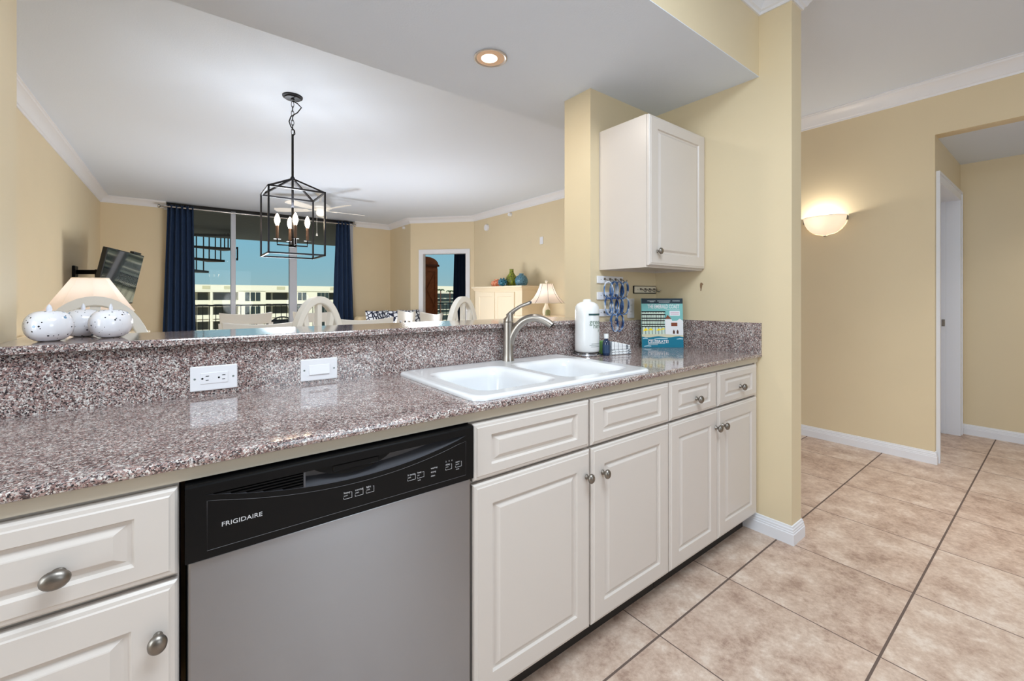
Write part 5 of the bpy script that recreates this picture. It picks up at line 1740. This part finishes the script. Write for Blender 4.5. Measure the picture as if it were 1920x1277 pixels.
# ------------------------------------------------------------------ television on a swing arm
t = thing('television', 'black flat television on a swing-arm mount tilted down from left wall', 'television', (-0.6, 6.9, 1.4))
tilt = Matrix.Translation((-0.594, 6.93, 1.43)) @ Matrix.Rotation(R(-12.2), 4, 'Z') @ Matrix.Rotation(R(11), 4, 'Y')
Mx = tilt
MB().rbox(-0.045, -0.56, -0.32, 0.0, 0.56, 0.32, 0.006, 2, M=Mx).build('casing', M['tvblack'], t)
MB().box(0.0004, -0.548, -0.305, 0.0015, 0.548, 0.310, M=Mx).build('screen', M['screen'], t)
MB().rbox(-0.05, 0.22, 0.322, -0.005, 0.46, 0.345, 0.004, 1, M=Mx).build('camera_bar', M['tvblack'], t)
tag(MB().rbox(-1.009, 6.9, 1.28, -0.985, 7.1, 1.56, 0.004, 1).bar((-0.99, 7.0, 1.49), (-0.80, 6.86, 1.49), 0.03, 0.05).bar((-0.99, 7.0, 1.36), (-0.80, 6.86, 1.36), 0.03, 0.05).bar((-0.80, 6.86, 1.32), (-0.80, 6.86, 1.52), 0.03, 0.03).bar((-0.80, 6.86, 1.44), (-0.66, 6.95, 1.44), 0.03, 0.05).build('wall_mount', M['blackm']), 'black swing-arm wall mount holding the television', 'wall mount')

# ------------------------------------------------------------------ small fittings on the right living wall
def disc(name, label, cat, p, r, d, m, parts=None):
    mb = MB().lathe([(r, 0), (r, d * 0.6), (r * 0.9, d), (0, d)], n=24, M=Matrix.Translation(p) @ Matrix.Rotation(R(-90), 4, 'Y'))
    return tag(mb.build(name, m, None, smooth=True, origin=p), label, cat)
disc('smoke_detector', 'round white smoke detector high on the wall left of the sprinkler', 'smoke detector', (4.419, 6.52, 2.47), 0.062, 0.035, M['white'])
disc('sprinkler_head', 'small white wall sprinkler just under the crown moulding', 'sprinkler', (4.419, 5.80, 2.60), 0.032, 0.05, M['white'])
disc('sprinkler_head', 'small sprinkler on the shaded return wall beside the bedroom doorway', 'sprinkler', (3.549, 8.22, 2.60), 0.03, 0.04, M['white'])
tag(MB().rbox(4.408, 4.975, 2.02, 4.419, 5.050, 2.136, 0.003, 1).build('wall_plate', M['trim']), 'cream wall plate on the living room wall above the lamp', 'wall plate')

# ------------------------------------------------------------------ bedroom seen through the doorway
w2 = thing('window_2', None, None, (5.75, 11.55, 0), kind='structure')
for x0, x1 in ((4.3, 4.36), (5.38, 5.47), (7.14, 7.2)):
    struct('mullion', MB().box(x0, 11.5, 0.12, x1, 11.6, 2.62), M['alu'], w2)
for x0, x1 in ((4.36, 5.38), (5.47, 7.14)):
    struct('pane', MB().box(x0, 11.55, 0.12, x1, 11.554, 2.62), M['glass'], w2)
curtain('curtain', 'dark navy bedroom curtain seen through the doorway', 6.52, 7.15, 6.46, 7.2, 11.38, 0.02, 2.68, 7, 0.04)
t = thing('armoire', 'tall cherry wood armoire with arched top standing in the bedroom', 'armoire', (4.72, 9.9, 0))
MB().box(4.42, 9.62, 0.0, 5.02, 10.2, 1.95).build('body', M['wood'], t)
mb = MB()
for (x0, x1, z0, z1) in ((4.42, 4.49, 0.05, 1.9), (4.95, 5.02, 0.05, 1.9), (4.49, 4.95, 1.83, 1.9), (4.49, 4.95, 0.05, 0.14)):
    mb.box(x0, 9.605, z0, x1, 9.62, z1)
mb.bar((4.5, 9.612, 0.95), (4.94, 9.612, 1.8), 0.014, 0.014).bar((4.5, 9.612, 1.0), (4.94, 9.612, 0.2), 0.014, 0.014).bar((4.94, 9.612, 0.95), (4.5, 9.612, 0.2), 0.014, 0.014).bar((4.94, 9.612, 1.0), (4.5, 9.612, 1.8), 0.014, 0.014)
mb.build('side_moulding', M['wood'], t)
MB().rbox(4.38, 9.58, 1.95, 5.06, 10.24, 2.00, 0.008, 1).build('cornice', M['wood_dark'], t)
poly = [(-0.33, 2.0)] + [(0.33 * math.cos(R(180 - 18 * k)), 2.0 + 0.19 * math.sin(R(18 * k))) for k in range(11)] + [(0.33, 2.0)]
mb = MB()
ya, yb = 9.62, 10.2
vs = [(4.72 + x, ya, z) for x, z in poly] + [(4.72 + x, yb, z) for x, z in poly]
nn = len(poly)
mb.add(vs, [tuple(range(nn)), tuple(range(nn, 2 * nn))[::-1]] + [(i, (i + 1) % nn, nn + (i + 1) % nn, nn + i) for i in range(nn)])
mb.build('arched_pediment', M['wood'], t)
